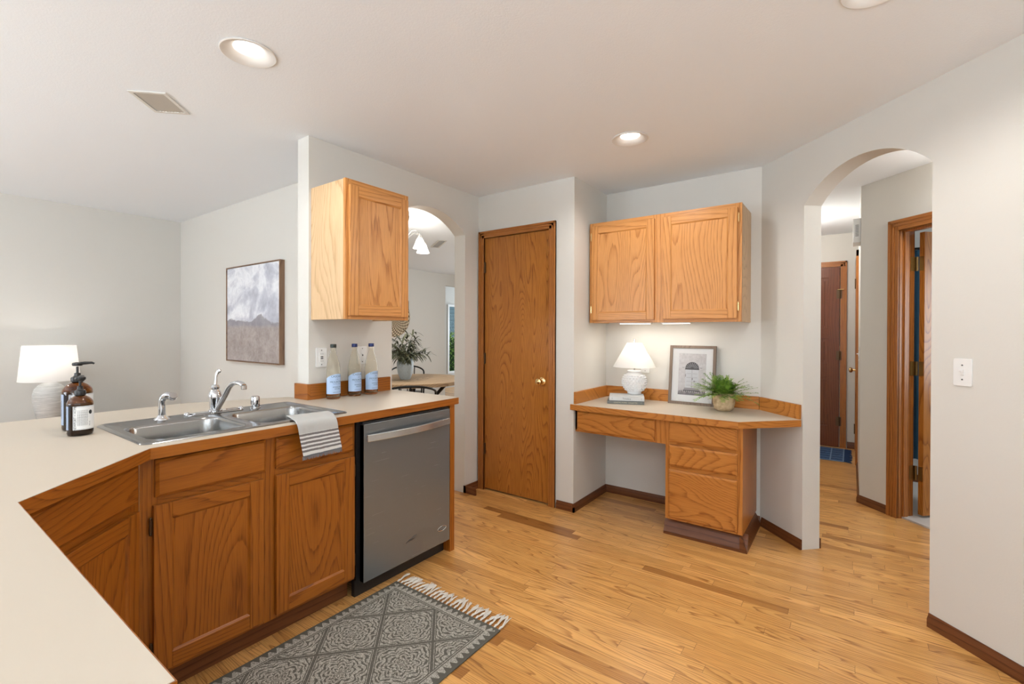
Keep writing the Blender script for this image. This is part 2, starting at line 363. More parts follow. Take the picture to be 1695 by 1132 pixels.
# ceiling with round cut-outs for the recessed lamps
LIGHTS = [(.915, 1.985), (2.62, 1.05), (1.934, -.066), (-.75, -.75), (-1.2, .9), (-1.2, 3.4), (-.3, 4.35)]  # lamps after the visible ones are added; the last brightens the living walls
def ceiling():
    mb = MB(); Sq = .12
    xs = sorted([-3.12, 9.2] + [x + d for x, y in LIGHTS for d in (-Sq, Sq)]); ys = sorted([-3.4, 7.8] + [y + d for x, y in LIGHTS for d in (-Sq, Sq)])
    for x0, x1 in zip(xs[:-1], xs[1:]):
        for y0, y1 in zip(ys[:-1], ys[1:]):
            cx, cy = (x0 + x1) / 2, (y0 + y1) / 2
            if any(abs(cx - x) < Sq and abs(cy - y) < Sq for x, y in LIGHTS): continue
            mb.add([(x0, y0, H), (x0, y1, H), (x1, y1, H), (x1, y0, H)], [(0, 1, 2, 3)])
    for x, y in LIGHTS:
        vs = []
        for k in range(32):
            a = 2 * PI * k / 32 + PI / 4; c, s_ = math.cos(a), math.sin(a); m = max(abs(c), abs(s_))
            vs += [(x + .088 * c, y + .088 * s_, H), (x + Sq * c / m, y + Sq * s_ / m, H)]
        mb.add(vs, [(2 * k, 2 * ((k + 1) % 32), 2 * ((k + 1) % 32) + 1, 2 * k + 1) for k in range(32)])
    o = mb.build('ceiling', ceil_m, fix=False)
    MB().box(-3.12, 9.2, -3.4, 7.8, H + .14, H + .2).build('ceiling_deck', ceil_m, o)
    return struct(o)
ceiling()

# baseboards
def baseboard(name, x0, x1, loc=(0, 0, 0), rot=0, h=.06, m=None, t=.013):
    """runs along local x, thickness towards -y"""
    prof = [(0, 0), (-t, 0), (-t, h * .62), (-t * .55, h * .8), (-t * .35, h), (0, h)]
    return struct(MB().prism([(a, b) for a, b in prof], x0, x1, fn=lambda a, b, c: (c, a, b)).build(name, m or base_m, loc=loc, rot=rot))
baseboard('baseboard_kitchen', 2.855, U2, (0, VK, 0))
baseboard('baseboard_arch_jamb', -TK, .013, (2.855, VK, 0), -PI / 2 + PI)
baseboard('baseboard_pantry_right', -1.772, -(V3 - .013), (U2, 0, 0), -PI / 2)
baseboard('baseboard_niche_left', U2 - .013, U4, (0, V3, 0))
baseboard('baseboard_niche_back', -V3, -V5 + .0, (U4, 0, 0), -PI / 2)
AR = math.radians(225)
def diag_board(name, a, b, d, t=.013, base=(U4, V5)):
    prof = [(0, 0), (-t, 0), (-t, .037), (-t * .5, .05), (-t * .35, .06), (0, .06)]
    sgn = 1
    return struct(MB().prism(prof, a, b, fn=lambda p, q, c: (c, d + p * sgn, q)).build(name, base_m, loc=(base[0], base[1], 0), rot=AR))
diag_board('baseboard_niche_right', .02, A2, 0)
diag_board('baseboard_right', B2, 3.8, 0)
struct(MB().box(A2 - .25, A2 - .002, .118, .131, 0, .06).build('baseboard_hall_near', base_m, loc=(U4, V5, 0), rot=AR))
diag_board('baseboard_hall_angled', -.012, h0 - .065, 0, base=(4.503, -.059))
baseboard('baseboard_hall_right', 4.503, 5.62, (0, -.06, 0), 0)
# face of hall right wall looks to +y
for o in [bpy.data.objects['baseboard_hall_right']]:
    o.scale = (1, -1, 1); o.location = (0, -.06, 0)
baseboard('baseboard_hall_far', -.03, .06, (6.53, 0, 0), -PI / 2, h=.075)
baseboard('baseboard_bedroom_far', .18, 3.2, (5.38, 0, 0), -PI / 2, h=.075)
baseboard('baseboard_dining_far', LU + .115, 6.7, (0, DV, 0), 0, m=simple('white_trim', (.8, .79, .76), .5))

# ------------------------------------------------------------------ doors and casings
def casing(name, a0, a1, ztop, wd, plane, fn, prof=.018, clip0=None):
    """three-sided door casing with a stepped moulding; a along the wall, plane = wall face, outwards is -"""
    mb = MB(); zt = ztop
    for (o0, o1, th) in [(0, wd, prof * .75), (wd * .0, wd * .28, prof), (wd * .42, wd * .60, prof * .95), (wd * .82, wd, prof * .85)]:
        for s in (0, 1):
            if s == 0: x0, x1 = a0 - wd + o0, a0 - wd + o1
            else: x0, x1 = a1 + wd - o1, a1 + wd - o0
            if clip0 is not None: x0 = max(x0, clip0); x1 = max(x1, clip0 + .001)
            mb.prism([(x0, 0), (x1, 0), (x1, zt + wd - o0), (x0, zt + wd - o0)], plane - th, plane, 0, fn)
        mb.prism([(max(a0 - wd + o0, clip0 or -99), zt + wd - o1), (a1 + wd - o0, zt + wd - o1), (a1 + wd - o0, zt + wd - o0), (max(a0 - wd + o0, clip0 or -99), zt + wd - o0)], plane - th, plane, 1, fn)
    return mb.build(name, [cas_v, cas_h])
# narrow pantry door, local frame: x to the right as seen, -y towards the viewer
FD = (U2, VK, 0); RD = -PI / 2
def place(o, loc, rz): o.location = loc; o.rotation_euler = (0, 0, rz); return o
c = casing('trim_1', .069, .70, 2.085, .055, 0, xz, clip0=.006); place(c, FD, RD); struct(c, 'oak casing around the narrow oak door')
mj = MB().box(.058, .072, 0, .115, 0, 2.085).box(.697, .711, 0, .115, 0, 2.085).box(.058, .711, 0, .115, 2.083, 2.10).build('trim_2', cas_v); struct(place(mj, FD, RD))
mj = None
d = thing('door_1', 'narrow flat oak door with brass knob, closed', 'door', FD, RD); d['kind'] = 'structure'
MB().box(.073, .695, .004, .04, .014, 2.081).build('door_leaf', door_v, d, bev=.002)
for z in (1.843, 1.09, .341):
    MB().tube([(.0705, -.004, z - .045), (.0705, -.004, z + .045)], .006, 10).box(.060, .070, -.001, .004, z - .044, z + .044).box(.072, .080, .001, .0045, z - .044, z + .044).build('hinge', bronze, d)
k = MB(); MY = Matrix.Rotation(PI / 2, 3, 'X')
k.lathe([(.030, 0), (.030, .004), (.022, .010), (.011, .014), (.010, .030), (.014, .036), (.024, .042), (.027, .052), (.024, .062), (.014, .068), (1e-4, .070)], (.633, .004, .935), 24, M=MY).build('door_knob', brass, d)
# far hall door: panelled, red-brown, in the far hall wall
FH = (6.53, 1.0, 0)
d = thing('door_2', 'red-brown panelled door with brass hinges at the end of the hallway', 'door', FH, RD); d['kind'] = 'structure'
mb = MB(); W0, W1 = .09, .895
mb.box(W0, W1, -.012, -.002, .006, 2.062)
for a0, a1 in [(W0, W0 + .11), (W0 + .35, W0 + .455), (W1 - .11, W1)]: mb.box(a0, a1, -.022, -.012, .006, 2.062)
for z0, z1 in [(.006, .24), (.80, .96), (1.24, 1.36), (1.94, 2.062)]: mb.box(W0, W1, -.0215, -.012, z0, z1)
mb.build('door_leaf', redwood, d, bev=.003)
pn = MB()
for a0, a1 in [(W0 + .13, W0 + .33), (W0 + .475, W1 - .13)]:
    for z0, z1 in [(.26, .78), (.98, 1.22), (1.38, 1.92)]: pn.box(a0 + .012, a1 - .012, -.019, -.0125, z0 + .012, z1 - .012)
pn.build('raised_panel', redwood, d, bev=.004)
for z in (1.75, 1.05, .3): MB().tube([(W1 + .004, -.026, z - .05), (W1 + .004, -.026, z + .05)], .007, 10).box(W1 - .03, W1 + .02, -.025, -.022, z - .05, z + .05).build('hinge', bronze, d)
MB().tube([(W1 - .02, -.03, 1.80), (W1 + .04, -.05, 1.80)], .006, 8).build('door_stop', brass, d)
c = casing('trim_3', W0 - .004, W1 + .006, 2.066, .06, -.001, xz); struct(place(c, FH, RD))
# hall closet door on the right wall of the hall (seen edge-on)
RW = PI
d = thing('door_3', 'hall door seen edge-on with round brass knob', 'door', (0, -.06, 0), 0); d['kind'] = 'structure'
MB().box(5.82, 6.44, 0.001, .006, .01, 2.06).build('door_leaf', redwood, d)
MB().lathe([(.030, 0), (.030, .005), (.011, .012), (.010, .034), (.024, .042), (.028, .054), (.022, .066), (1e-4, .070)], (5.93, .006, .93), 20, M=Matrix.Rotation(-PI / 2, 3, 'X')).build('door_knob', brass, d)
c = MB().box(5.74, 5.80, 0, .02, 0, 2.13).box(6.45, 6.51, 0, .02, 0, 2.13).box(5.74, 6.51, 0, .02, 2.07, 2.13).build('trim_4', cas_v, loc=(0, -.06, 0)); struct(c)
MB().tube([(5.805, .024, 1.75), (5.805, .024, 1.85)], .007, 8).tube([(5.805, .024, .3), (5.805, .024, .4)], .007, 8).build('hinge', bronze, d)
# doorway in the angled hall wall
HD = (4.503, -.059, 0)
c = casing('trim_5', h0 + .012, h1 - .012, 2.035, .075, 0, xz, .02); struct(place(c, HD, AR))
mj = MB().box(h0 - .002, h0 + .014, -.001, .118, 0, 2.045).box(h1 - .014, h1 + .002, -.001, .118, 0, 2.045).box(h0, h1, -.001, .118, 2.032, 2.05)
mj.box(h0 + .014, h0 + .024, .03, .065, 0, 2.033).box(h0, h1, .03, .065, 2.022, 2.033)
struct(place(mj.build('trim_6', cas_v), HD, AR))
d = thing('door_4', 'oak door standing open into the bedroom, edge and brass hinges showing', 'door', HD, AR); d['kind'] = 'structure'
MB().box(h0 + .034, h0 + .070, .135, .86, .03, 2.02).build('door_leaf', door_v, d, bev=.002)
for z in (1.80, 1.06, .32):
    MB().box(h0 + .036, h0 + .066, .1325, .1345, z - .05, z + .05).tube([(h0 + .026, .128, z - .05), (h0 + .026, .128, z + .05)], .007, 10).box(h0 + .0145, h0 + .017, .085, .128, z - .05, z + .05).build('hinge', obrass, d)

# ------------------------------------------------------------------ cabinet joinery
def frame_door(parent, x0, x1, z0, z1, y, vm, hm, pm, st=.055, th=.019, name='door'):
    """stile-and-rail door, front face at local y, facing -y"""
    mb = MB(); yb = y + th
    mb.box(x0, x0 + st, y, yb, z0, z1, 0).box(x1 - st, x1, y, yb, z0, z1, 0)
    mb.box(x0 + st, x1 - st, y + .0006, yb, z1 - st, z1, 1).box(x0 + st, x1 - st, y + .0006, yb, z0, z0 + st, 1)
    e = .007
    fn = lambda a, b, c: (a, c, b)
    for poly in ([(x0 + st, z0 + st), (x0 + st + e, z0 + st + e), (x0 + st + e, z1 - st - e), (x0 + st, z1 - st)],
                 [(x1 - st, z0 + st), (x1 - st - e, z0 + st + e), (x1 - st - e, z1 - st - e), (x1 - st, z1 - st)]):
        mb.add([fn(a, b, y + (.002 if i in (0, 3) else .0075)) for i, (a, b) in enumerate(poly)], [(0, 1, 2, 3)], 0)
    for poly in ([(x0 + st, z0 + st), (x0 + st + e, z0 + st + e), (x1 - st - e, z0 + st + e), (x1 - st, z0 + st)],
                 [(x0 + st, z1 - st), (x0 + st + e, z1 - st - e), (x1 - st - e, z1 - st - e), (x1 - st, z1 - st)]):
        mb.add([fn(a, b, y + (.002 if i in (0, 3) else .0075)) for i, (a, b) in enumerate(poly)], [(0, 1, 2, 3)], 1)
    o = mb.build(name, [vm, hm], parent, bev=.0022, fix=False)
    MB().box(x0 + st - .002, x1 - st + .002, y + .0075, y + .014, z0 + st - .002, z1 - st + .002).build('panel', pm, o)
    return o
def slab_front(parent, x0, x1, z0, z1, y, hm, th=.019, name='drawer'):
    e = .010; mb = MB()
    mb.box(x0, x1, y + .007, y + th, z0, z1)
    vs = [(x0, y + .007, z0), (x1, y + .007, z0), (x1, y + .007, z1), (x0, y + .007, z1), (x0 + e, y, z0 + e), (x1 - e, y, z0 + e), (x1 - e, y, z1 - e), (x0 + e, y, z1 - e)]
    mb.add(vs, [(0, 1, 5, 4), (1, 2, 6, 5), (2, 3, 7, 6), (3, 0, 4, 7), (4, 5, 6, 7)])
    return mb.build(name, hm, parent, fix=False, sharp=20)
def cab_hinge(parent, x, z, y, m=bronze, s=1):
    mb = MB().tube([(x, y - .004, z - .024), (x, y - .004, z + .024)], .0055, 8).box(x, x - s * .005, y + .008, y + .0175, z - .02, z + .02)
    mb.sphere((x, y - .004, z + .027), .005, 8, 6).sphere((x, y - .004, z - .027), .005, 8, 6)
    return mb.build('hinge', m, parent)
def face_frame(parent, stiles, rails, y, vm, hm, t=.019):
    mb = MB()
    for x0, x1, z0, z1 in stiles: mb.box(x0, x1, y, y + t, z0, z1, 0)
    for x0, x1, z0, z1 in rails: mb.box(x0, x1, y + .0003, y + t, z0, z1, 1)
    return mb.build('face_frame', [vm, hm], parent)
FY = 1.964
# --- sink base cabinet
cb = thing('base_cabinet', 'oak base cabinet under the sink with two false drawer fronts and two panel doors', 'cabinet')
MB().box(.575, 1.400, FY + .019, FY + .04, .10, .872).box(.575, .59, FY + .04, 2.50, .10, .70).box(1.386, 1.400, FY + .04, 2.50, .10, .70).box(.575, 1.4, FY + .04, 2.5, .10, .118).build('carcass', dark, cb)
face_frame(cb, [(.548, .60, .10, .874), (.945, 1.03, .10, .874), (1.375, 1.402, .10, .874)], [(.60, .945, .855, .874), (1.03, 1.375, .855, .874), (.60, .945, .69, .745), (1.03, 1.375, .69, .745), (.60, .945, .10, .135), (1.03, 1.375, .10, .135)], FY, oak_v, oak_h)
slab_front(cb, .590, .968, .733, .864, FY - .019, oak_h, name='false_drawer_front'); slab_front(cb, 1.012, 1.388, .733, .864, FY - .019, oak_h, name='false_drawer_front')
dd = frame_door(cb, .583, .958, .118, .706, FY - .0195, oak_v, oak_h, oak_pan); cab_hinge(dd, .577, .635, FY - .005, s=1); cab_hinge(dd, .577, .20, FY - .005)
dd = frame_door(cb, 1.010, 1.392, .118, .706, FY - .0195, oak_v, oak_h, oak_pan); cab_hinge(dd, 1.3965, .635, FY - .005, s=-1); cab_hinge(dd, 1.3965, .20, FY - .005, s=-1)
MB().box(.56, 1.402, 2.02, 2.032, 0, .10).build('toe_kick', base_m, cb)
# --- diagonal corner cabinet, local x from its left end, facing -y after 45 degree turn
DC = (.163, 1.581, 0); LD = .5416
cb = thing('corner_cabinet', 'angled oak corner cabinet with one drawer front over a panel door', 'cabinet', DC, PI / 4)
face_frame(cb, [(.0, .055, .10, .874), (LD - .052, LD, .10, .874)], [(.055, LD - .052, .855, .874), (.055, LD - .052, .69, .745), (.055, LD - .052, .10, .135)], 0, oak_v, oak_h)
MB().box(.02, LD - .02, .019, .035, .10, .872).box(.02, LD - .02, .019, .10, .10, .118).build('carcass', dark, cb)
slab_front(cb, .035, LD - .028, .733, .864, -.019, oak_h); frame_door(cb, .035, LD - .028, .118, .706, -.0195, oak_v, oak_h, oak_pan)
MB().box(.02, LD + .01, .06, .072, 0, .10).build('toe_kick', base_m, cb)
# --- return leg cabinet under the near counter, faces +x
cb = thing('base_cabinet', 'oak base cabinet under the counter leg nearest the camera', 'cabinet', (.163, .65, 0), PI / 2)
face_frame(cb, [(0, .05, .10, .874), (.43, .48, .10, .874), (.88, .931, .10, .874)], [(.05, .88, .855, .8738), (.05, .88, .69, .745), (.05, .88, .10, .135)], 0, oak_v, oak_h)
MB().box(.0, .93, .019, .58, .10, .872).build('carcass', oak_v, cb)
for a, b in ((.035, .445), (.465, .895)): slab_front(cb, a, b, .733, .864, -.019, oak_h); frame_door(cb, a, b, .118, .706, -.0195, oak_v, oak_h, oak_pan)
MB().box(0, .93, .06, .072, 0, .10).build('toe_kick', base_m, cb)
# --- end panel and dishwasher
o = MB().box(2.040, 2.078, 1.928, 2.535, 0, .874).build('end_panel', oak_v, bev=.001); tag(o, 'oak end panel closing the counter run beside the dishwasher', 'panel')
dw = thing('dishwasher', 'brushed stainless steel dishwasher with bar handle under the counter', 'dishwasher')
MB().box(1.406, 2.036, 1.955, 2.50, .09, .868).box(1.406, 2.036, 1.95, 1.96, .862, .873).build('tub', black, dw)
mb = MB().box(1.424, 2.028, 1.918, 1.952, .082, .857); mb.uv = [(p[0], p[2]) for p in mb.v]
tg = steel_dw.node_tree.nodes.new('ShaderNodeTangent'); tg.direction_type = 'UV_MAP'; tg.uv_map = 'uv'; steel_dw.node_tree.links.new(tg.outputs[0], steel_dw.node_tree.nodes['Principled BSDF'].inputs['Tangent'])
mb.build('door', steel_dw, dw, bev=.003)
MB().box(1.412, 2.034, 1.975, 2.0, .0, .085).build('kick_plate', black, dw)
MB().box(1.424, 2.028, 1.93, 1.954, .8575, .8675).build('control_strip', black, dw)
pts = []; mb = MB()
secs = []
for i in range(25):
    t = i / 24; x = 1.434 + t * .578; y = 1.900 - .030 * math.sin(PI * t) ; secs.append((x, y))
vs = []; fs = []
for x, y in secs: vs += [(x, y, .772), (x, y, .806), (x, y + .010, .808), (x, y + .010, .770)]
for i in range(24):
    for k in range(4): fs.append((i * 4 + k, i * 4 + (k + 1) % 4, (i + 1) * 4 + (k + 1) % 4, (i + 1) * 4 + k))
fs += [(0, 1, 2, 3), (99, 98, 97, 96)]
mb.add(vs, fs).box(1.434, 1.448, 1.905, 1.92, .776, .802).box(1.998, 2.012, 1.905, 1.92, .776, .802).build('handle', brushed('brushed_handle', (.55, .58, .60), .22, 'x', .3, .85), dw, bev=.002)
def flat_text(mb, txt, size, cx, cz, y, ax=1., shear=0, mi=0):
    v, f = text_geo(txt, size)
    mb.add([(cx + a * ax + b * shear, y, cz + b) for a, b, _ in v], f, mi)
mb = MB(); flat_text(mb, 'Whirlpool', .019, 1.732, .188, 1.9172, .85, .35)
sw = [(1.732 + .040 * math.cos(a) , 1.9171, .190 + .006 * math.sin(a) + .012 * math.cos(a)) for a in [i / 20 * PI * 1.3 - .3 for i in range(21)]]
mb.tube(sw, [.0002 + .0012 * math.sin(PI * i / 20) for i in range(21)], 6)
mb.build('maker_badge', simple('badge_dark', (.05, .05, .055), .3), dw, fix=False)
mb = MB()
ring = [(1.962 + .034 * math.cos(2 * PI * i / 40), 1.9170, .170 + .0125 * math.sin(2 * PI * i / 40)) for i in range(40)]
mb.tube(ring, .0016, 6, closed=True); mb.build('oval_badge', simple('badge_silver', (.85, .85, .85), .15, metal=1), dw)
mb = MB(); flat_text(mb, 'GOLD', .011, 1.962, .170, 1.9170, 1.2); mb.build('badge_lettering', simple('badge_grey', (.2, .2, .21), .3), dw, fix=False)

# --- kitchen worktop
wt = thing('worktop', 'cream laminate kitchen worktop with oak front edge around the sink', 'worktop')
Z0, Z1 = .876, .9155
SX0, SX1, SY0, SY1 = .578, 1.362, 1.995, 2.515
mb = MB(); E = .002
for poly in ([(SX0, 1.915 + E), (.565, 1.915 + E), (.208 - E, 1.558), (.208 - E, .62 + E), (-.45, .62 + E), (-.45, 2.948), (SX0, 2.948)],
             [(SX0, 1.915 + E), (SX1, 1.915 + E), (SX1, SY0), (SX0, SY0)],
             [(SX0, SY1), (SX1, SY1), (SX1, 2.806), (1.27, 2.853), (1.03, 2.948), (SX0, 2.948)],
             [(SX1, 1.915 + E), (2.107, 1.915 + E), (2.107, VK - .001), (U1 - .001, VK - .001), (U1 - .001, 2.735), (SX1, 2.806)]):
    a = sum(poly[i][0] * poly[(i + 1) % len(poly)][1] - poly[(i + 1) % len(poly)][0] * poly[i][1] for i in range(len(poly)))
    mb.prism(poly if a > 0 else poly[::-1], Z0 + .002, Z1)
mb.build('laminate_top', laminate, wt, fix=False)
def offset_path(pts, d):
    out = []; n = len(pts)
    for i in range(n):
        p = Vector(pts[i]); dirs = []
        if i > 0: dirs.append((p - Vector(pts[i - 1])).normalized())
        if i < n - 1: dirs.append((Vector(pts[i + 1]) - p).normalized())
        nn = [Vector((q.y, -q.x)) for q in dirs]
        if len(nn) == 1: o = nn[0] * d
        else: b = (nn[0] + nn[1]).normalized(); o = b * (d / b.dot(nn[0]))
        out.append(tuple(p + o))
    return out
def edge_band(path, w_in, z0, z1, mat, parent, name='edge_band', bev=.003):
    """path walks with the outside on its right; one strip per straight run so the grain follows the run"""
    inner = offset_path(path, -w_in); root = None
    for i in range(len(path) - 1):
        a, b, c, d = path[i], path[i + 1], inner[i + 1], inner[i]
        dx = Vector((b[0] - a[0], b[1] - a[1])); ang = math.atan2(dx.y, dx.x); R = Matrix.Rotation(-ang, 2)
        pl = [R @ (Vector(q) - Vector(a)) for q in (a, b, c, d)]
        MB().prism([(q.x, q.y) for q in pl], z0, z1).build(name, mat, parent, bev=0, loc=(a[0], a[1], 0), rot=ang)
edge_band([(2.109, VK - .002), (2.109, 1.925), (2.099, 1.915), (.565, 1.915), (.208, 1.558), (.208, .62), (-.45, .62)][::-1], .018, Z0, Z1 - .0012, oak_h, wt)
edge_band([(-.45, 2.95), (1.03, 2.95), (1.27, 2.855), (U1 - .002, 2.737)][::-1], .018, Z0, Z1 - .0012, oak_h, wt)
# backsplash round the pier
bs = thing('backsplash', 'low oak backsplash strip around the wall end behind the bottles', 'backsplash')
MB().box(U1 - .018, 2.082, VK - .019, VK - .0005, Z1, 1.006).build('wall_strip', oak_h, bs, bev=.002)
MB().box(-.006, TK + .02, -.019, -.0005, Z1, 1.006).build('end_strip', oak_h, bs, bev=.002, loc=(U1, VK + TK - .0, 0), rot=-PI / 2)

# --- upper cabinet on the kitchen wall
uc = thing('wall_cabinet', 'single-door oak wall cabinet above the three glass bottles', 'cabinet')
X0, X1, YF = 1.517, 1.958, 2.207
MB().box(X0, X0 + .012, YF + .019, VK - .001, 1.378, 2.138).build('side_panel', side_ply, uc); MB().box(X1 - .012, X1, YF + .019, VK - .001, 1.378, 2.138).build('side_panel', side_ply, uc)
MB().box(X0 + .012, X1 - .012, YF + .019, VK - .001, 1.39, 1.402).build('bottom_panel', side_ply, uc); MB().box(X0 + .012, X1 - .012, YF + .019, VK - .001, 2.12, 2.13).build('top_panel', side_ply, uc)
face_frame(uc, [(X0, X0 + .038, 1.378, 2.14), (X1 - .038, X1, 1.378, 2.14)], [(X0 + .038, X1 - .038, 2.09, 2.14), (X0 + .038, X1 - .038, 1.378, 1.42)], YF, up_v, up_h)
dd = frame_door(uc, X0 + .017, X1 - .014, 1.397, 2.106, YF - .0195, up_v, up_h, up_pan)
for z in (2.02, 1.47): cab_hinge(dd, X1 - .009, z, YF - .005, s=-1)
# --- two-door upper cabinet above the desk; local x = 1.618 - v, y = u
uc = thing('wall_cabinet', 'two-door oak wall cabinet above the desk', 'cabinet', (0, 1.618, 0), -PI / 2)
CW = 1.058; YU = 3.247
MB().box(0, .012, YU + .019, U4 - .001, 1.380, 2.132).build('side_panel', side_ply, uc); MB().box(CW - .012, CW, YU + .019, U4 - .001, 1.380, 2.132).build('side_panel', side_ply, uc)
MB().box(.012, CW - .012, YU + .019, U4 - .001, 1.395, 1.407).build('bottom_panel', side_ply, uc); MB().box(.012, CW - .012, YU + .019, U4 - .001, 2.11, 2.12).build('top_panel', side_ply, uc)
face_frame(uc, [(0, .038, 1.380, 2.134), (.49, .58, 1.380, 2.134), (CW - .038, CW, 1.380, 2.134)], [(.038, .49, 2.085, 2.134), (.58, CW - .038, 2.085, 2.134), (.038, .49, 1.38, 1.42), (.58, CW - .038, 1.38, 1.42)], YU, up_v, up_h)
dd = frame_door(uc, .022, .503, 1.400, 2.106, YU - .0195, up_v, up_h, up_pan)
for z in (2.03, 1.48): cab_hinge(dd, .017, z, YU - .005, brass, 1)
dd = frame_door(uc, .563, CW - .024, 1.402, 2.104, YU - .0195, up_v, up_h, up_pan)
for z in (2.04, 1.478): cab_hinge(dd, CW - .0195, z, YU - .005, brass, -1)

# --- desk: top, backsplash, drawers.  local x = 1.632 - v, y = u
DZ = .787
dk = thing('desk', 'built-in oak desk with cream top, pencil drawer and a stack of three drawers', 'desk', (0, 1.632, 0), -PI / 2)
lx = lambda v: 1.632 - v
UF = 3.002
poly = [(lx(1.630), U4 - .001), (lx(1.630), UF + E), (lx(.532), UF + E), (lx(.237), 3.30 + .01), (lx(.470), U4 - .03), (lx(.497), U4 - .001)]
tp = [(p[0], p[1]) for p in poly]
MB().prism(tp, DZ - .034, DZ).build('laminate_top', laminate, dk)
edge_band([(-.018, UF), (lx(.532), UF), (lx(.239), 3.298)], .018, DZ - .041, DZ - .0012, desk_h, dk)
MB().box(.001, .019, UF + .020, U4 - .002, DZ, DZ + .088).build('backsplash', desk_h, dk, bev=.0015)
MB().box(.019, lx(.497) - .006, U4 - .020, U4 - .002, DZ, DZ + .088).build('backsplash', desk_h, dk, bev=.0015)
# angled strip along the 45 degree wall
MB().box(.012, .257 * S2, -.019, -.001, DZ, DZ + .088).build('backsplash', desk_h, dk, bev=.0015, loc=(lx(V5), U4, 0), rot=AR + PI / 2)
YD = 3.050
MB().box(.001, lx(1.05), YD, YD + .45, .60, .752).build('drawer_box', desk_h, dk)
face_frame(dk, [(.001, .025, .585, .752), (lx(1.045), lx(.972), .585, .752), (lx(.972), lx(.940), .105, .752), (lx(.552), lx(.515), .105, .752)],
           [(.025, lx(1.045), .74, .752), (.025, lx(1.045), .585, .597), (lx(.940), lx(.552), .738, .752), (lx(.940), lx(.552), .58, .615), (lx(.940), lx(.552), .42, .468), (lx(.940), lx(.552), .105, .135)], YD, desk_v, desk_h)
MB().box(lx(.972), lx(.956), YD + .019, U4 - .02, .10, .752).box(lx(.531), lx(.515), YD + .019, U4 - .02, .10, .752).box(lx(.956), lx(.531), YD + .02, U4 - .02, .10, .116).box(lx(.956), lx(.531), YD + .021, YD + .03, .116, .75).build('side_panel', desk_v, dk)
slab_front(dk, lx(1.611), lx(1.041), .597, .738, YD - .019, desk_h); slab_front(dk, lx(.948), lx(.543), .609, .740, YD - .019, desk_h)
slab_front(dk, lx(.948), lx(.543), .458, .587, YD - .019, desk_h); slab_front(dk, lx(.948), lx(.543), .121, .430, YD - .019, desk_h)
prof = [(0, 0), (-.052, 0), (-.052, .018), (-.034, .040), (-.030, .062), (-.012, .085), (0, .1)]
MB().prism(prof, lx(.985), lx(.490), fn=lambda a, b, c: (c, YD + .052 + a * .9, b)).prism([(-a, b) for a, b in prof][::-1], YD + .005, U4 - .015, fn=lambda a, b, c: (lx(.532) + a * .8, c, b)).build('plinth', base_m, dk)

# --- sink
def rrect(x0, x1, y0, y1, r, n=6):
    out = []
    for cx, cy, a0 in ((x1 - r, y1 - r, 0), (x0 + r, y1 - r, PI / 2), (x0 + r, y0 + r, PI), (x1 - r, y0 + r, 1.5 * PI)):
        for i in range(n + 1): a = a0 + PI / 2 * i / n; out.append((cx + r * math.cos(a), cy + r * math.sin(a)))
    return out
sk = thing('sink', 'double-bowl stainless steel sink set in the cream worktop', 'sink')
ZS = Z1
bm = bmesh.new()
def bloop(pts, z): return [bm.verts.new((x, y, z)) for x, y in pts]
def bridge(a, b):
    n = len(a)
    for i in range(n): bm.faces.new((a[i], a[(i + 1) % n], b[(i + 1) % n], b[i]))
O = (.557, 1.383, 1.972, 2.540)
def rr(inset, r, R=O): return rrect(R[0] + inset, R[1] - inset, R[2] + inset, R[3] - inset, r)
l0 = bloop(rr(0, .035), ZS + .0008); l1 = bloop(rr(.003, .034), ZS + .004); l2 = bloop(rr(.010, .030), ZS + .0065); l3 = bloop(rr(.018, .026), ZS + .0045); l4 = bloop(rr(.022, .024), ZS + .0025)
for a, b in ((l0, l1), (l1, l2), (l2, l3), (l3, l4)): bridge(a, b)
ed = [bm.edges.get((l4[i], l4[(i + 1) % len(l4)])) for i in range(len(l4))]
B = [(.600, .950, 2.030, 2.392), (.990, 1.343, 2.030, 2.392)]
for R in B:
    q0 = bloop(rr(0, .060, R), ZS + .0025); q1 = bloop(rr(.004, .058, R), ZS + .0005); q2 = bloop(rr(.008, .056, R), ZS - .008)
    q3 = bloop(rr(.012, .056, R), ZS - .08); q4 = bloop(rr(.018, .054, R), ZS - .155); q5 = bloop(rr(.030, .05, R), ZS - .172); q6 = bloop(rr(.06, .04, R), ZS - .178)
    for a, b in ((q0, q1), (q1, q2), (q2, q3), (q3, q4), (q4, q5), (q5, q6)): bridge(a, b)
    bm.faces.new(q6)
    ed += [bm.edges.get((q0[i], q0[(i + 1) % len(q0)])) for i in range(len(q0))]
bmesh.ops.triangle_fill(bm, use_beauty=True, edges=ed)
bmesh.ops.recalc_face_normals(bm, faces=bm.faces)
me = bpy.data.meshes.new('basin'); bm.to_mesh(me); bm.free(); me.materials.append(steel_sink)
me.polygons.foreach_set('use_smooth', [True] * len(me.polygons)); me.set_sharp_from_angle(angle=math.radians(50))
o = bpy.data.objects.new('basin', me); COL.objects.link(o); o.parent = sk
for R in B:
    MB().lathe([(.042, .001), (.045, .003), (.040, .004), (.030, .001), (.012, .000), (.006, .010), (1e-4, .012)], ((R[0] + R[1]) / 2, (R[2] + R[3]) / 2, ZS - .178), 24).build('drain', chrome, sk)
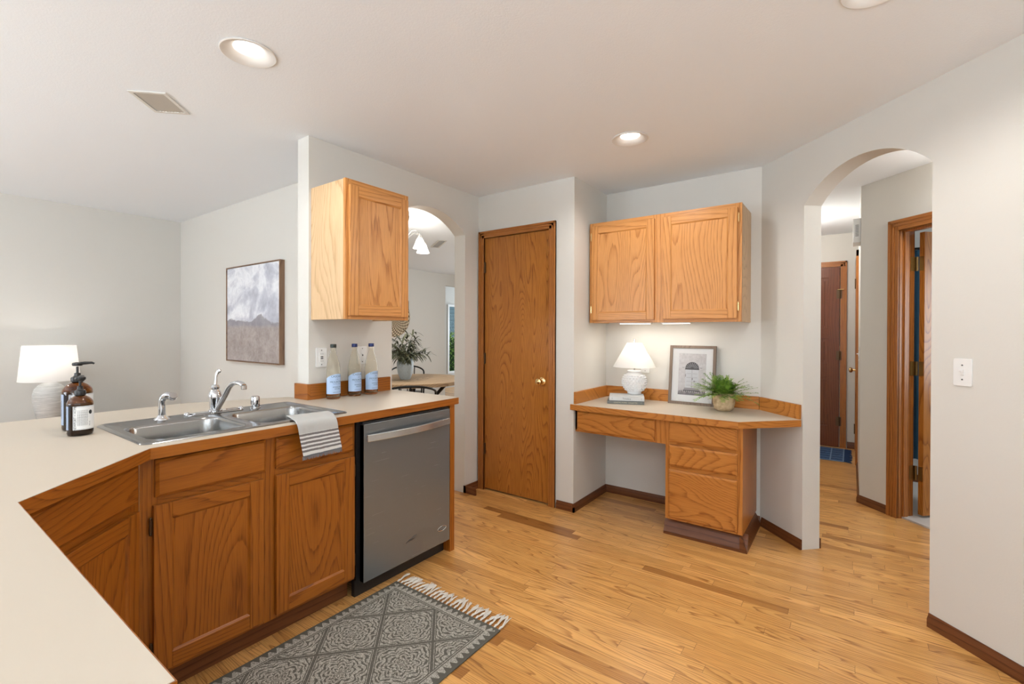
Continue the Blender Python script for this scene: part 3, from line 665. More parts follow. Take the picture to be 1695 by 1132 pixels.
# faucet
fc = thing('faucet', 'chrome single-lever kitchen faucet between the sink bowls', 'faucet', (.987, 2.475, ZS + .003))
MB().prism(rrect(-.128, .128, -.026, .026, .025), 0, .006).prism(rrect(-.105, .105, -.020, .020, .019), .006, .011).build('deck_plate', chrome, fc, bev=.002)
for s in (-1, 1): MB().sphere((s * .118, 0, .008), .013, 14, 8, sc=(1, 1, .8)).build('end_cap', chrome, fc)
MB().lathe([(.031, .008), (.031, .014), (.024, .020), (.025, .045), (.028, .070), (.029, .085), (.024, .102), (.016, .112), (.018, .116), (.020, .124), (.014, .134), (1e-4, .137)], (0, 0, 0), 28).build('body', chrome, fc)
MB().tube([(0, -.018, .016), (.006, -.045, .050), (.014, -.075, .092), (.020, -.100, .128), (.026, -.122, .146), (.034, -.150, .152), (.042, -.180, .147), (.044, -.190, .140)], [.015, .015, .0145, .014, .0135, .0135, .0145, .0135], 14, flat=.75).build('spout', chrome, fc)
MB().lathe([(.011, 0), (.0125, .002), (.0125, .018), (.010, .020)], (.045, -.192, .122), 18).build('aerator', chrome, fc)
MB().tube([(0, 0, .125), (.004, .004, .150), (.006, .008, .170), (.012, .010, .188), (.018, .008, .198)], [.008, .0065, .006, .0075, .009], 12).sphere((.020, .007, .199), .0105, 12, 8).build('lever', chrome, fc)
sp = thing('side_sprayer', 'chrome side sprayer standing left of the faucet', 'sprayer', (.772, 2.475, ZS + .003))
MB().lathe([(.030, 0), (.029, .004), (.020, .012), (.015, .020)], (0, 0, 0), 24).build('base_ring', chrome, sp)
MB().tube([(0, 0, .018), (0, 0, .060), (0, 0, .082), (.004, -.006, .098), (.014, -.018, .106), (.024, -.030, .104)], [.0145, .014, .0135, .0155, .017, .016], 16).build('wand', chrome, sp)
MB().lathe([(1e-4, -.006), (.017, -.005), (.0185, .002), (.015, .012), (1e-4, .013)], (.029, -.035, .101), 18, M=Matrix.Rotation(.9, 3, 'X')).build('spray_head', chrome, sp)
ag = thing('air_gap', 'chrome cylindrical air gap cap at the back right of the sink', 'cap', (1.172, 2.470, ZS + .003))
MB().lathe([(.025, 0), (.025, .004), (.0205, .006), (.0205, .054), (.0195, .058), (.017, .060), (1e-4, .0605)], (0, 0, 0), 24).build('cap_shell', chrome, ag)
MB().box(-.004, .004, -.0205, -.018, .020, .040).box(-.0205, -.018, -.004, .004, .020, .040).build('vent_slot', black, ag)
# ------------------------------------------------------------------ towel
def towel():
    m, nt, b = newmat('striped_towel_cloth'); uv = nt.nodes.new('ShaderNodeUVMap'); s = nt.nodes.new('ShaderNodeSeparateXYZ'); L(nt, uv.outputs[0], s.inputs[0])
    v = s.outputs[1]; nv = noise(nt, uv.outputs[0], 350., 2, .6)
    v = M2(nt, 'ADD', v, M2(nt, 'MULTIPLY', M2(nt, 'SUBTRACT', nv, .5), .003))
    md = M2(nt, 'MODULO', M2(nt, 'SUBTRACT', v, .016), .0172); stripe = M2(nt, 'MULTIPLY', M2(nt, 'GREATER_THAN', md, .0078), M2(nt, 'MULTIPLY', M2(nt, 'GREATER_THAN', v, .016), M2(nt, 'LESS_THAN', v, .104)))
    inside = M2(nt, 'LESS_THAN', v, .104)
    base = mixc(nt, inside, (.50, .50, .485), (.74, .73, .71)); wv = noise(nt, uv.outputs[0], 900., 1, .5)
    base = mixc(nt, M2(nt, 'MULTIPLY', wv, .5), base, (.42, .42, .41)); c = mixc(nt, stripe, base, (.17, .155, .155))
    c = mixc(nt, M2(nt, 'LESS_THAN', v, .010), c, (.15, .16, .175))
    L(nt, c, b.inputs['Base Color']); pset(b, rough=.9, sss=.05); bump(nt, b, nv, .6, .002)
    t = thing('dish_towel', 'folded grey and white striped dish towel hanging over the worktop edge', 'towel')
    # side profile: distance, (v, z)
    for layer, (off, shift, name) in enumerate(((0.0, 0.0, 'top_layer'), (-.0045, .012, 'under_layer'))):
        prof = [(2.062, .9235), (2.045, .9265), (2.00, .9260), (1.95, .9235), (1.925, .9225), (1.910, .9195), (1.9015, .911), (1.8985, .895), (1.8985, .870), (1.8965, .845), (1.894, .820), (1.892, .79), (1.890, .768)]
        NX = 24; mb = MB(); uvs = []; vs = []; ln = [0]
        for i in range(1, len(prof)): ln.append(ln[-1] + math.hypot(prof[i][0] - prof[i - 1][0], prof[i][1] - prof[i - 1][1]))
        tot = ln[-1]; d = []
        for j, (pv, pz) in enumerate(prof):
            t_ = ln[j] / tot
            for i in range(NX + 1):
                s_ = i / NX; u0 = 1.112 - .040 * min(1, t_ * 2) + .022 * max(0, t_ - .5) * 2 + shift * (1 - 2 * s_); wd = .188
                wob = .0035 * math.sin(s_ * 9 + 1) * max(0, t_ - .45) * 2 + .0015 * math.sin(s_ * 23)
                sk_ = .010 * (1 - s_) * max(0, t_ - .5) * 0
                vv = pv - abs(wob) * (1 if j > 6 else 0) - (off if j > 6 else 0) - (.055 * s_ * (1 - t_) if j < 4 else 0) * .6
                zz = pz + (wob * .3 if j <= 6 else 0) + (off if j <= 6 else 0) + .004
                vs.append((u0 + wd * s_, max(vv, 1.885) if j < 7 else vv, zz + (.004 * s_ if j == len(prof) - 1 else 0))); uvs.append((s_ * wd, tot - ln[j] + .002))
        fs = [(j * (NX + 1) + i, j * (NX + 1) + i + 1, (j + 1) * (NX + 1) + i + 1, (j + 1) * (NX + 1) + i) for j in range(len(prof) - 1) for i in range(NX)]
        mb.add(vs, fs); mb.uv = uvs; o = mb.build(name, m, t, sharp=180)
        s1 = o.modifiers.new('thick', 'SOLIDIFY'); s1.thickness = .0035; s1.offset = 1 if layer == 0 else -1; s2 = o.modifiers.new('sub', 'SUBSURF'); s2.levels = 1; s2.render_levels = 2
    fr = MB()
    for i in range(70):
        s_ = i / 69; x = 1.110 - .040 + .022 + .188 * s_; fr.tube([(x, 1.888, .776), (x + random.uniform(-.003, .003), 1.886, .763 + random.uniform(-.003, .003))], .0012, 5)
    fr.build('fringe', simple('towel_fringe', (.2, .21, .22), .9), t)['kind'] = 'stuff'
towel()

# ------------------------------------------------------------------ bottles and jars
def facing(c):
    d = Vector((-c[0], -c[1])).normalized(); return d, Vector((-d.y, d.x)).copy()
def cyl_map(c, R, d, phi0=0.):
    """returns fn(a,b): a = arc length to the viewer's right, b = height"""
    f = -d; r = Vector((f.y, -f.x))
    def fn(a, b, e=0.):
        p = phi0 + a / R; q = d * math.cos(p) + r * math.sin(p); return (q.x * (R + e), q.y * (R + e), b)
    return fn
def cyl_patch(mb, fn, a0, a1, z0, z1, n=24, mi=0, top=None):
    vs = []; fs = []
    for i in range(n + 1):
        a = a0 + (a1 - a0) * i / n; vs += [fn(a, z0), fn(a, top(a) if top else z1)]
    for i in range(n): fs.append((2 * i, 2 * i + 2, 2 * i + 3, 2 * i + 1))
    mb.add(vs, fs, mi)
def cyl_text(mb, fn, txt, size, ca, cz, rot=False, e=.0006, ax=1., mi=0):
    v, f = text_geo(txt, size)
    vs = [(fn(ca - b, cz + a * ax, e) if rot else fn(ca + a * ax, cz + b, e)) for a, b, _ in v]
    mb.add(vs, f, mi)
glass_b = simple('clear_yellowish_glass', (.985, .97, .92), .02, trans=1, ior=1.12, spec=.9)
m_, nt_, b_ = newmat('bottle_water'); pset(b_, col=(.86, .78, .58), rough=.0, trans=1, ior=1.05)
label_blue = simple('pale_blue_label', (.42, .56, .78), .5); ink = simple('dark_blue_ink', (.03, .06, .14), .5); capblue = simple('navy_metal_cap', (.015, .03, .14), .3, metal=.3); capblack = simple('black_green_cap', (.02, .03, .025), .35)
BP = [(.0005, .004), (.030, .001), (.036, .001), (.0395, .006), (.040, .014), (.040, .165), (.0385, .185), (.034, .210), (.026, .243), (.019, .266), (.0155, .282), (.0150, .290), (.0145, .312)]
for i, (x, y, cap, lab) in enumerate(((1.613, 2.462, capblack, 'clear glass bottle with pale blue label and black cap, leftmost of three'), (1.764, 2.470, capblue, 'clear glass bottle with blue cap, in the middle of the three by the wall cabinet'), (1.881, 2.462, capblue, 'clear glass bottle with blue cap, rightmost of the three beside the arch'))):
    b = thing('glass_bottle', lab, 'bottle', (x, y, Z1 + .0005), 0, 'glass bottles on the worktop')
    MB().lathe(BP + [(.0125, .312), (.0128, .290), (.0133, .281), (.0170, .264), (.024, .242), (.032, .209), (.0365, .184), (.038, .164), (.038, .014), (.034, .010), (.0005, .010)], (0, 0, 0), 40).build('glass_body', glass_b, b, sharp=60)
    MB().lathe([(.0165, 0), (.0172, .003), (.0172, .018), (.016, .021), (1e-4, .0215)], (0, 0, .299), 24).build('cap', cap, b)
    MB().lathe([(.0152, 0), (.0160, .001), (.0160, .003), (.0152, .004)], (0, 0, .276), 24, caps=False).build('neck_ring', glass_b, b)
    d, r = facing((x, y)); fn = cyl_map((0, 0), .0404, d, math.radians(34 + 5 * i))
    mb = MB(); hw = .0404 * math.radians(100); cyl_patch(mb, fn, -hw, hw * .9, .031, 0, 40, 0, top=lambda a: .147 - .028 * (a / hw) ** 2)
    lb = mb.build('label', label_blue, b, fix=False)
    mb = MB(); cyl_text(mb, fn, 'CASCADE', .0165, 0, .133); cyl_text(mb, fn, '- O -', .011, 0, .116); cyl_text(mb, fn, 'MOUNTAIN', .0155, 0, .1005); cyl_text(mb, fn, 'NATURAL SPRING', .0062, 0, .089)
    cyl_text(mb, fn, 'SPARKLING', .0105, 0, .071); cyl_text(mb, fn, 'WATER', .0105, 0, .060); cyl_text(mb, fn, 'SPARKLING WATER', .006, 0, .041)
    mb.build('label_print', ink, lb, fix=False)
amber = simple('amber_glass', (.24, .075, .008), .02, trans=1, ior=1.25, coat=.5, crough=.02)
label_w = simple('white_paper_label', (.80, .80, .79), .5); inkb = simple('black_ink', (.015, .015, .015), .5); label_side = simple('blue_grey_paper_label', (.34, .40, .52), .5)
liquid = simple('dark_soap', (.02, .012, .008), .3)
for i, (x, y, R, hb, ht, lab) in enumerate(((.500, 2.515, .047, .150, .272, 'larger amber glass soap bottle with black pump, behind the smaller one'), (.480, 2.375, .0385, .118, .225, 'smaller amber glass soap bottle with black pump and white label, in front'))):
    b = thing('soap_bottle', lab, 'soap bottle', (x, y, Z1 + .0005), 0, 'soap bottles beside the sink')
    nk = hb + R * 1.05
    MB().lathe([(.0005, .003), (R * .85, .001), (R * .96, .004), (R, .012), (R, hb), (R * .985, hb + R * .14), (R * .93, hb + R * .31), (R * .83, hb + R * .47), (R * .68, hb + R * .62), (R * .48, hb + R * .75), (R * .36, hb + R * .82), (R * .33, hb + R * .92), (R * .33, nk)], (0, 0, 0), 40).build('glass_body', amber, b, sharp=60)
    MB().lathe([(.0005, .006), (R * .9, .006), (R * .93, .014), (R * .93, hb - .004), (.0005, hb - .003)], (0, 0, 0), 32).build('liquid', liquid, b)
    pb = MB().lathe([(R * .42, 0), (R * .44, .003), (R * .44, .014), (R * .40, .018), (R * .26, .021), (R * .22, .026), (R * .22, .034), (.004, .036), (.004, ht - nk - .012)], (0, 0, nk - .008), 24)
    zt = ht - .018; dr = Vector((.92, -.38)) if i == 0 else Vector((.35, .93)); dr.normalize()
    pb.lathe([(.005, 0), (.015, .001), (.017, .006), (.016, .012), (.006, .015), (1e-4, .015)], (0, 0, zt), 20)
    pb.tube([(0, 0, zt + .008), (dr.x * .022, dr.y * .022, zt + .011), (dr.x * .044, dr.y * .044, zt + .012), (dr.x * .052, dr.y * .052, zt + .008)], [.007, .0065, .005, .0035], 10)
    pb.build('pump', black, b)
    d, r = facing((x, y)); fn = cyl_map((0, 0), R + .0006, d, 0)
    mb = MB(); a0 = -R * math.radians(32); a1 = R * math.radians(128); cyl_patch(mb, fn, a0, a1, .024, hb - .006, 30); lb = mb.build('label', label_w, b, fix=False)
    mb = MB(); cyl_patch(mb, fn, -R * math.radians(165), -R * math.radians(58), .024, hb - .006, 20); lb2 = mb.build('label', label_side, b, fix=False); lb2['label'] = 'blue-grey side label'
    mb = MB(); hh = (.024 + hb - .006) / 2; LH = hb - .03
    cyl_text(mb, fn, 'NEWPORT + HOME', LH * .118, a0 + .007, hh, rot=True)
    cyl_text(mb, fn, 'NO. 01', .006, a0 + .050, .045, rot=True)
    for k in range(7): cyl_text(mb, fn, 'natural hand soap with oils of', .0048, a0 + .015 + k * .0044, hh, rot=True)
    for k, q in enumerate((a0 + .0022, a1 - .002)): cyl_patch(mb, lambda a, b_: fn(a, b_, .0004), q, q + .0006, .027, hb - .009, 1)
    for q in (.0265, hb - .0095): cyl_patch(mb, lambda a, b_: fn(a, b_, .0004), a0 + .002, a1 - .002, q, q + .0006, 20)
    vs = [fn(a0 + .053 + .006 * math.cos(t), hb - .030 + .008 * math.sin(t), .0006) for t in [2 * PI * k / 20 for k in range(20)]]; mb.add(vs, [tuple(range(20))])
    mb.build('label_print', inkb, lb, fix=False)
    mb = MB(); cyl_text(mb, fn, 'NEWPORT HOME', .009, -R * math.radians(74), hh, rot=True); mb.build('label_print', inkb, lb2, fix=False)

# ------------------------------------------------------------------ switches and outlets
def plate(name, label, loc, rz, kind, w_=.070, h_=.114, cat='outlet', group=None):
    t = thing(name, label, cat, loc, rz, group)
    MB().prism(rrect(-w_ / 2, w_ / 2, -h_ / 2, h_ / 2, .006, 3), -.006, 0, fn=xz).build('cover_plate', white_pl, t, bev=.0015)
    mb = MB(); SG = bpy.data.materials.get('slot_grey') or simple('slot_grey', (.06, .06, .06), .5)
    def bit(nm, *a_): MB().box(*a_).build(nm, SG, t)
    if kind == 'gfci':
        mb.box(-.017, .017, -.009, -.006, -.034, .034); bit('test_button', -.008, .008, -.0105, -.009, .001, .007); bit('reset_button', -.008, .008, -.0105, -.009, -.009, -.003)
        for s in (-1, 1):
            for a in (-.006, .005): bit('slot', a, a + .0018, -.0096, -.0088, s * .021 - .004, s * .021 + .004)
    elif kind == 'toggle': mb.box(-.006, .006, -.010, -.006, -.012, .012).box(-.0045, .0045, -.020, -.008, .001, .009)
    elif kind == 'duplex':
        for s in (-1, 1):
            mb.lathe([(.015, .006), (.0145, .009)], (0, 0, s * .021), 20, M=Matrix.Rotation(PI / 2, 3, 'X'))
            for a in (-.006, .0045): bit('slot', a, a + .0018, -.0096, -.0086, s * .021 - .004, s * .021 + .004)
    elif kind == 'jack': mb.box(-.006, .006, -.009, -.006, -.010, .010); bit('slot', -.004, .004, -.0096, -.0088, -.005, .004)
    for s in (-1, 1): MB().lathe([(1e-4, .0085), (.0028, .008), (.003, .006)], (0, 0, s * (.042 if kind != 'toggle' else .030)), 10, M=Matrix.Rotation(PI / 2, 3, 'X')).build('screw', SG, t)
    mb.build('toggle' if kind == 'toggle' else 'socket', white_pl, t, bev=.0008)
plate('wall_outlet', 'white outlet with two black buttons on the wall left of the bottles', (1.581, VK, 1.157), 0, 'gfci')
plate('phone_jack', 'white wall plate with a small jack between two bottles', (1.866, VK, 1.160), 0, 'jack')
plate('light_switch', 'white toggle light switch on the wall right of the arch', (2.699, -.383, 1.148), AR, 'toggle', cat='switch')
plate('wall_outlet', 'white wall outlet behind the desk lamp', (U4, 1.300, 1.052), -PI / 2, 'duplex')
plate('hall_light_switch', 'small white switch seen edge-on on the hallway wall', (4.88, -.06, 1.13), PI, 'toggle', cat='switch')
t = thing('door_chime', 'white grilled chime box high on the hallway wall', 'chime', (4.60, -.06, 2.12))
MB().box(0, .20, 0, .050, -.095, .095).build('housing', white_pl, t, bev=.003)
mb = MB()
for k in range(9): mb.box(-.0012, 0, .014, .036, -.045 + k * .0105, -.040 + k * .0105)
mb.build('grille', simple('grille_grey', (.18, .18, .18), .6), t)

# ------------------------------------------------------------------ ceiling lamps and vents
trim_w = simple('white_lamp_trim', (.76, .75, .73), .45); cone_w = simple('white_reflector', (.62, .61, .59), .4)
m_em, nt_, b_ = newmat('lit_bulb_face'); pset(b_, col=(.9, .88, .84), ecol=(1, .95, .88), estr=6.)
names = ['round recessed ceiling lamp above the sink counter', 'round recessed ceiling lamp in front of the desk cabinet', 'round recessed ceiling lamp cut by the top edge of the photo']
for i, (x, y) in enumerate(LIGHTS):
    t = thing('recessed_lamp', names[i] if i < 3 else 'round recessed ceiling lamp added out of view', 'ceiling lamp', (x, y, H), 0, 'recessed ceiling lamps')
    MB().lathe([(.0885, -.0005), (.103, -.001), (.104, -.004), (.100, -.006), (.086, -.003), (.070, .006), (.056, .016), (.054, .024)], (0, 0, 0), 48, caps=False).build('trim_ring', trim_w, t)
    MB().lathe([(.0875, .0), (.0875, .09), (.0005, .09)], (0, 0, 0), 32, caps=False).build('can', cone_w, t)
    MB().lathe([(1e-4, .010), (.025, .011), (.044, .015), (.0535, .021)], (0, 0, 0), 40, caps=False).build('bulb', m_em, t)
    l = spot('recessed_lamp_light', (x, y, H - .006), 27, 160, .5)
vent_m = simple('vent_white', (.60, .585, .55), .6)
def vent(label, c, e1, e2, l1, l2, cat='vent', group='ceiling vents'):
    t = thing('ceiling_vent', label, cat, (c[0], c[1], H), math.atan2(e1[1], e1[0]), group)
    mb = MB(); a, b = l1 / 2, l2 / 2
    mb.box(-a, a, -b, -b + .016, -.006, -.0005).box(-a, a, b - .016, b, -.006, -.0005).box(-a, -a + .016, -b + .016, b - .016, -.006, -.0005).box(a - .016, a, -b + .016, b - .016, -.006, -.0005)
    mb.build('frame', simple('vent_frame', (.70, .69, .66), .5), t, bev=.001)
    mb = MB(); n = int((l2 - .03) / .014)
    for k in range(n):
        yy = -b + .018 + k * .014; mb.add([(-a + .016, yy, -.001), (a - .016, yy, -.001), (a - .016, yy + .012, -.0055), (-a + .016, yy + .012, -.0055)], [(0, 1, 2, 3)])
    mb.build('louvers', vent_m, t); return t
vent('white rectangular ceiling vent to the left of the recessed lamp', (.858, 2.770), (.157, .155), 0, .222, .165)
vent('ceiling vent in the dining room seen through the left arch', (4.345, 4.317), (.29, .43), 0, .52, .11)

# ------------------------------------------------------------------ items on the desk
# books
def book(label, loc, rz, lx_, ly_, hz, cov, pages, title, inkm, tsize):
    t = thing('book', label, 'book', loc, rz, 'books under the desk lamp')
    MB().box(-lx_ / 2, lx_ / 2, -ly_ / 2, ly_ / 2, 0, .0025).box(-lx_ / 2, lx_ / 2, -ly_ / 2, ly_ / 2, hz - .0025, hz).box(-lx_ / 2, lx_ / 2, -ly_ / 2, -ly_ / 2 + .003, 0, hz).build('cover', cov, t, bev=.0008)
    MB().box(-lx_ / 2 + .004, lx_ / 2 - .004, -ly_ / 2 + .003, ly_ / 2 - .005, .0025, hz - .0025).build('pages', pages, t)
    mb = MB(); v, f = text_geo(title, tsize); mb.add([(a, -ly_ / 2 - .0004, hz / 2 + b) for a, b, _ in v], f)
    v, f = text_geo('I', tsize); mb.add([(a - lx_ * .42, -ly_ / 2 - .0004, hz / 2 + b) for a, b, _ in v], f); mb.add([(a + lx_ * .42, -ly_ / 2 - .0004, hz / 2 + b) for a, b, _ in v], f)
    mb.build('spine_lettering', inkm, t, fix=False)
pages = simple('book_pages', (.75, .73, .68), .8)
BR = -1.19
book('dark grey book, bottom of the two under the desk lamp', (3.33, 1.36, DZ + .0005), BR, .262, .20, .022, simple('dark_grey_cover', (.16, .17, .16), .5), pages, 'COASTAL HOMES  COLLECTED', simple('gold_ink', (.55, .50, .34), .4), .012)
book('pale grey book, top of the two under the desk lamp', (3.335, 1.355, DZ + .023), BR + .015, .248, .19, .032, simple('pale_grey_cover', (.60, .61, .60), .5), pages, 'Timeless', simple('dark_ink', (.06, .06, .07), .5), .017)
# lamp
shade_m, nt, b = newmat('white_lampshade_fabric')
def shade_mat(name, col, tr=.5):
    m, nt, b = newmat(name); out = nt.nodes['Material Output']; pset(b, col=col, rough=.8)
    tl = nt.nodes.new('ShaderNodeBsdfTranslucent'); tl.inputs[0].default_value = (*col, 1)
    mx = nt.nodes.new('ShaderNodeMixShader'); mx.inputs[0].default_value = tr; L(nt, b.outputs[0], mx.inputs[1]); L(nt, tl.outputs[0], mx.inputs[2]); L(nt, mx.outputs[0], out.inputs[0]); return m
shade_m = shade_mat('white_lampshade', (.86, .85, .83), .45)
bulb_m, nt, b = newmat('lamp_bulb_glow'); pset(b, col=(.9, .9, .9), ecol=(1, .94, .86), estr=2.)
LB = (3.425, 1.330, DZ + .056)
t = thing('desk_lamp', 'white hobnail ceramic table lamp with pleated shade, on two books', 'lamp', LB)
prof = [(.0005, 0), (.048, 0), (.052, .006), (.050, .014), (.062, .026), (.080, .052), (.090, .082), (.090, .105), (.080, .132), (.064, .150), (.052, .158), (.050, .166), (.054, .174), (.050, .180), (.0005, .181)]
mb = MB().lathe(prof, (0, 0, 0), 40)
for k, zr in enumerate((.034, .049, .064, .079, .094, .109, .124, .139)):
    # radius at height
    for (r0, z0), (r1, z1) in zip(prof[:-1], prof[1:]):
        if z0 <= zr <= z1 and z1 > z0: rr_ = r0 + (r1 - r0) * (zr - z0) / (z1 - z0)
    for j in range(22):
        a = 2 * PI * (j + .5 * (k % 2)) / 22; mb.sphere((rr_ * math.cos(a), rr_ * math.sin(a), zr), .0072, 8, 5)
mb.build('base', porcelain, t, sharp=60)
mb = MB(); n = 160; vs = []; fs = []
for i in range(n):
    a = 2 * PI * i / n; q = 1 + (.012 if i % 2 else 0); vs += [(.157 * q * math.cos(a), .157 * q * math.sin(a), .205), (.055 * q * math.cos(a), .055 * q * math.sin(a), .388)]
for i in range(n): j = (i + 1) % n; fs.append((2 * i, 2 * j, 2 * j + 1, 2 * i + 1))
mb.add(vs, fs).build('lamp_shade', shade_m, t, fix=False)
MB().tube([(0, 0, .18), (0, 0, .25)], .006, 10).tube([(0, 0, .392), (0, 0, .405)], .006, 10).sphere((0, 0, .408), .009, 10, 6).tube([(-.055, 0, .385), (.055, 0, .385)], .002, 6).tube([(.045, 0, .385), (.030, 0, .24), (0, 0, .24)], .0015, 6).build('stem', chrome, t)
MB().sphere((0, 0, .30), .026, 16, 10).build('bulb', bulb_m, t)
o = MB().tube([(LB[0] + .05, LB[1] + .06, DZ + .006), (LB[0] + .075, LB[1] + .15, DZ + .005), (LB[0] + .06, LB[1] + .22, DZ + .005), (LB[0] + .10, LB[1] + .25, DZ + .005), (LB[0] + .115, LB[1] + .18, DZ + .005), (LB[0] + .118, LB[1] + .02, DZ + .01), (LB[0] + .125, LB[1] - .02, DZ + .15), (LB[0] + .13, LB[1] - .03, DZ + .24)], .003, 8).build('power_cord', white_pl, t)
point('desk_lamp_light', (LB[0], LB[1], LB[2] + .30), 1.7, .03)
# under-cabinet light bars
for i, (a, b_) in enumerate(((.20, .44), (.52, .72))):
    t = thing('undercabinet_light', ('longer' if i == 0 else 'shorter') + ' white light bar fixed under the desk wall cabinet, ' + ('left' if i == 0 else 'right') + ' one', 'lamp', (0, 1.618, 0), -PI / 2, 'light bars under the wall cabinet')
    MB().box(a, b_, YU + .08, YU + .13, 1.374, 1.395).build('housing', white_pl, t, bev=.002)
    mm, nt, b = newmat('light_bar_lens'); pset(b, col=(.9, .9, .9), ecol=(1, .95, .86), estr=5.); MB().box(a + .01, b_ - .01, YU + .087, YU + .123, 1.3715, 1.375).build('lens', mm, t)
    area('undercabinet_lamp_light', (YU + .105, 1.618 - (a + b_) / 2, 1.369), (.1, 0, -1), .03, b_ - a, .9, (1, .93, .82))
# picture frame leaning against the backsplash
PA = math.atan2(.055, .43)
t = thing('picture_frame', 'grey-brown picture frame with a photo of an arched door, leaning on the desk', 'picture', (3.490, .935, DZ + .0008), -PI / 2)
t.rotation_euler = (-PA, 0, -PI / 2)
PW, PH = .325, .430; fw = .020
mb = MB()
mb.box(-PW / 2, -PW / 2 + fw, 0, .02, 0, PH).box(PW / 2 - fw, PW / 2, 0, .02, 0, PH).box(-PW / 2 + fw, PW / 2 - fw, 0, .02, 0, fw).box(-PW / 2 + fw, PW / 2 - fw, 0, .02, PH - fw, PH)
mb.build('frame', frame_wood, t, bev=.001)
MB().box(-PW / 2 + fw, PW / 2 - fw, .010, .016, fw, PH - fw).build('mat_board', simple('white_mat_board', (.84, .84, .84), .7), t)
def print_mat():
    m, nt, b = newmat('black_and_white_print'); (x, y, z), tc = sepobj(nt); n = noise(nt, tc.outputs['Object'], 60., 4, .6)
    c = ramp(nt, n, [(.3, (.50, .47, .47)), (.7, (.66, .63, .63))])
    low = ramp(nt, M2(nt, 'ADD', z, M2(nt, 'MULTIPLY', M2(nt, 'SUBTRACT', n, .5), .05)), [(.076, (.16, .14, .15)), (.09, (.26, .23, .23)), (.094, (.5, .46, .46)), (.16, (.62, .60, .60))])
    c = mixc(nt, M2(nt, 'LESS_THAN', z, .15), c, low); L(nt, c, b.inputs['Base Color']); pset(b, rough=.3); return m
pr_ = MB().box(-.096, .096, .0088, .0102, .070, .372).build('print', print_mat(), t)
g1 = simple('print_dark', (.06, .055, .06), .4); g2 = simple('print_pale', (.62, .62, .64), .4); g3 = simple('print_mid', (.30, .28, .29), .4)
yp = .0084; mb = MB()
half = [(.048 * math.cos(PI * k / 24), .262 + .048 * math.sin(PI * k / 24)) for k in range(25)]
mb.prism(half, yp, .0088, 0, xz).box(-.050, .050, yp - .0002, .0088, .254, .262, 0).box(-.046, -.043, yp - .0002, .0088, .202, .222, 0)
mb.prism([(-.056, .105), (.056, .105), (.048, .122), (-.050, .122)], yp, .0088, 2, xz).box(-.060, .060, yp - .0002, .0088, .099, .105, 0)
mb.box(-.046, .046, yp, .0088, .122, .254, 1)
for k in range(4): mb.box(-.038, -.006, yp - .0003, yp, .140 + k * .028, .142 + k * .028, 2).box(.006, .038, yp - .0003, yp, .140 + k * .028, .142 + k * .028, 2)
mb.box(-.0012, .0012, yp - .0003, yp, .122, .254, 2).box(.002, .006, yp - .0004, yp, .18, .195, 0).box(.012, .024, yp - .0004, yp, .165, .175, 2)
for k in range(9):
    a = PI * (k + .5) / 9; p = [(.012 * math.cos(a - .03), .264 + .012 * math.sin(a - .03)), (.012 * math.cos(a + .03), .264 + .012 * math.sin(a + .03)), (.043 * math.cos(a + .025), .264 + .040 * math.sin(a + .025)), (.043 * math.cos(a - .025), .264 + .040 * math.sin(a - .025))]
    mb.prism(p[::-1], yp - .0004, yp, 1, xz)
mb.box(-.070, -.055, yp, .0088, .267, .2695, 0).box(.055, .070, yp, .0088, .267, .2695, 0)
for s in range(26): mb.box(-.095 + s * .0073, -.0905 + s * .0073, yp + .0001, .0088, .088 + (s % 3) * .002, .097 + (s % 4) * .002, 0 if s % 2 else 2)
mb.build('printed_doorway', [g1, g2, g3], pr_)
mg, nt, b = newmat('clear_picture_glass'); pset(b, col=(1, 1, 1), rough=.02, trans=1, ior=1.03); MB().box(-PW / 2 + fw, PW / 2 - fw, .004, .0055, fw, PH - fw).build('glass', mg, t)
# potted fern
t = thing('potted_fern', 'green asparagus fern in a rounded beige clay pot on the desk', 'plant', (3.385, .690, DZ + .0005))
m, nt, b = newmat('beige_clay'); tc = nt.nodes.new('ShaderNodeTexCoord'); n = noise(nt, tc.outputs['Object'], 30., 4, .65); L(nt, ramp(nt, n, [(.3, (.40, .28, .15)), (.55, (.64, .47, .28)), (.75, (.74, .60, .40))]), b.inputs['Base Color']); pset(b, rough=.8); bump(nt, b, n, .5, .003)
MB().lathe([(.0005, 0), (.040, 0), (.052, .006), (.062, .022), (.069, .050), (.071, .080), (.068, .108), (.063, .120), (.058, .120), (.062, .104), (.060, .10), (.0005, .10)], (0, 0, 0), 36).build('pot', m, t)
MB().lathe([(.0005, .106), (.03, .104), (.061, .100)], (0, 0, 0), 20, caps=False).build('soil', simple('soil', (.03, .02, .012), .95), t)
def leafmat(name, c0, c1):
    m, nt, b = newmat(name); tc = nt.nodes.new('ShaderNodeTexCoord'); n = noise(nt, tc.outputs['Object'], 24., 2, .5); L(nt, ramp(nt, n, [(.35, c0), (.65, c1)]), b.inputs['Base Color']); pset(b, rough=.55, sss=0.); return m
rnd = random.Random(3)
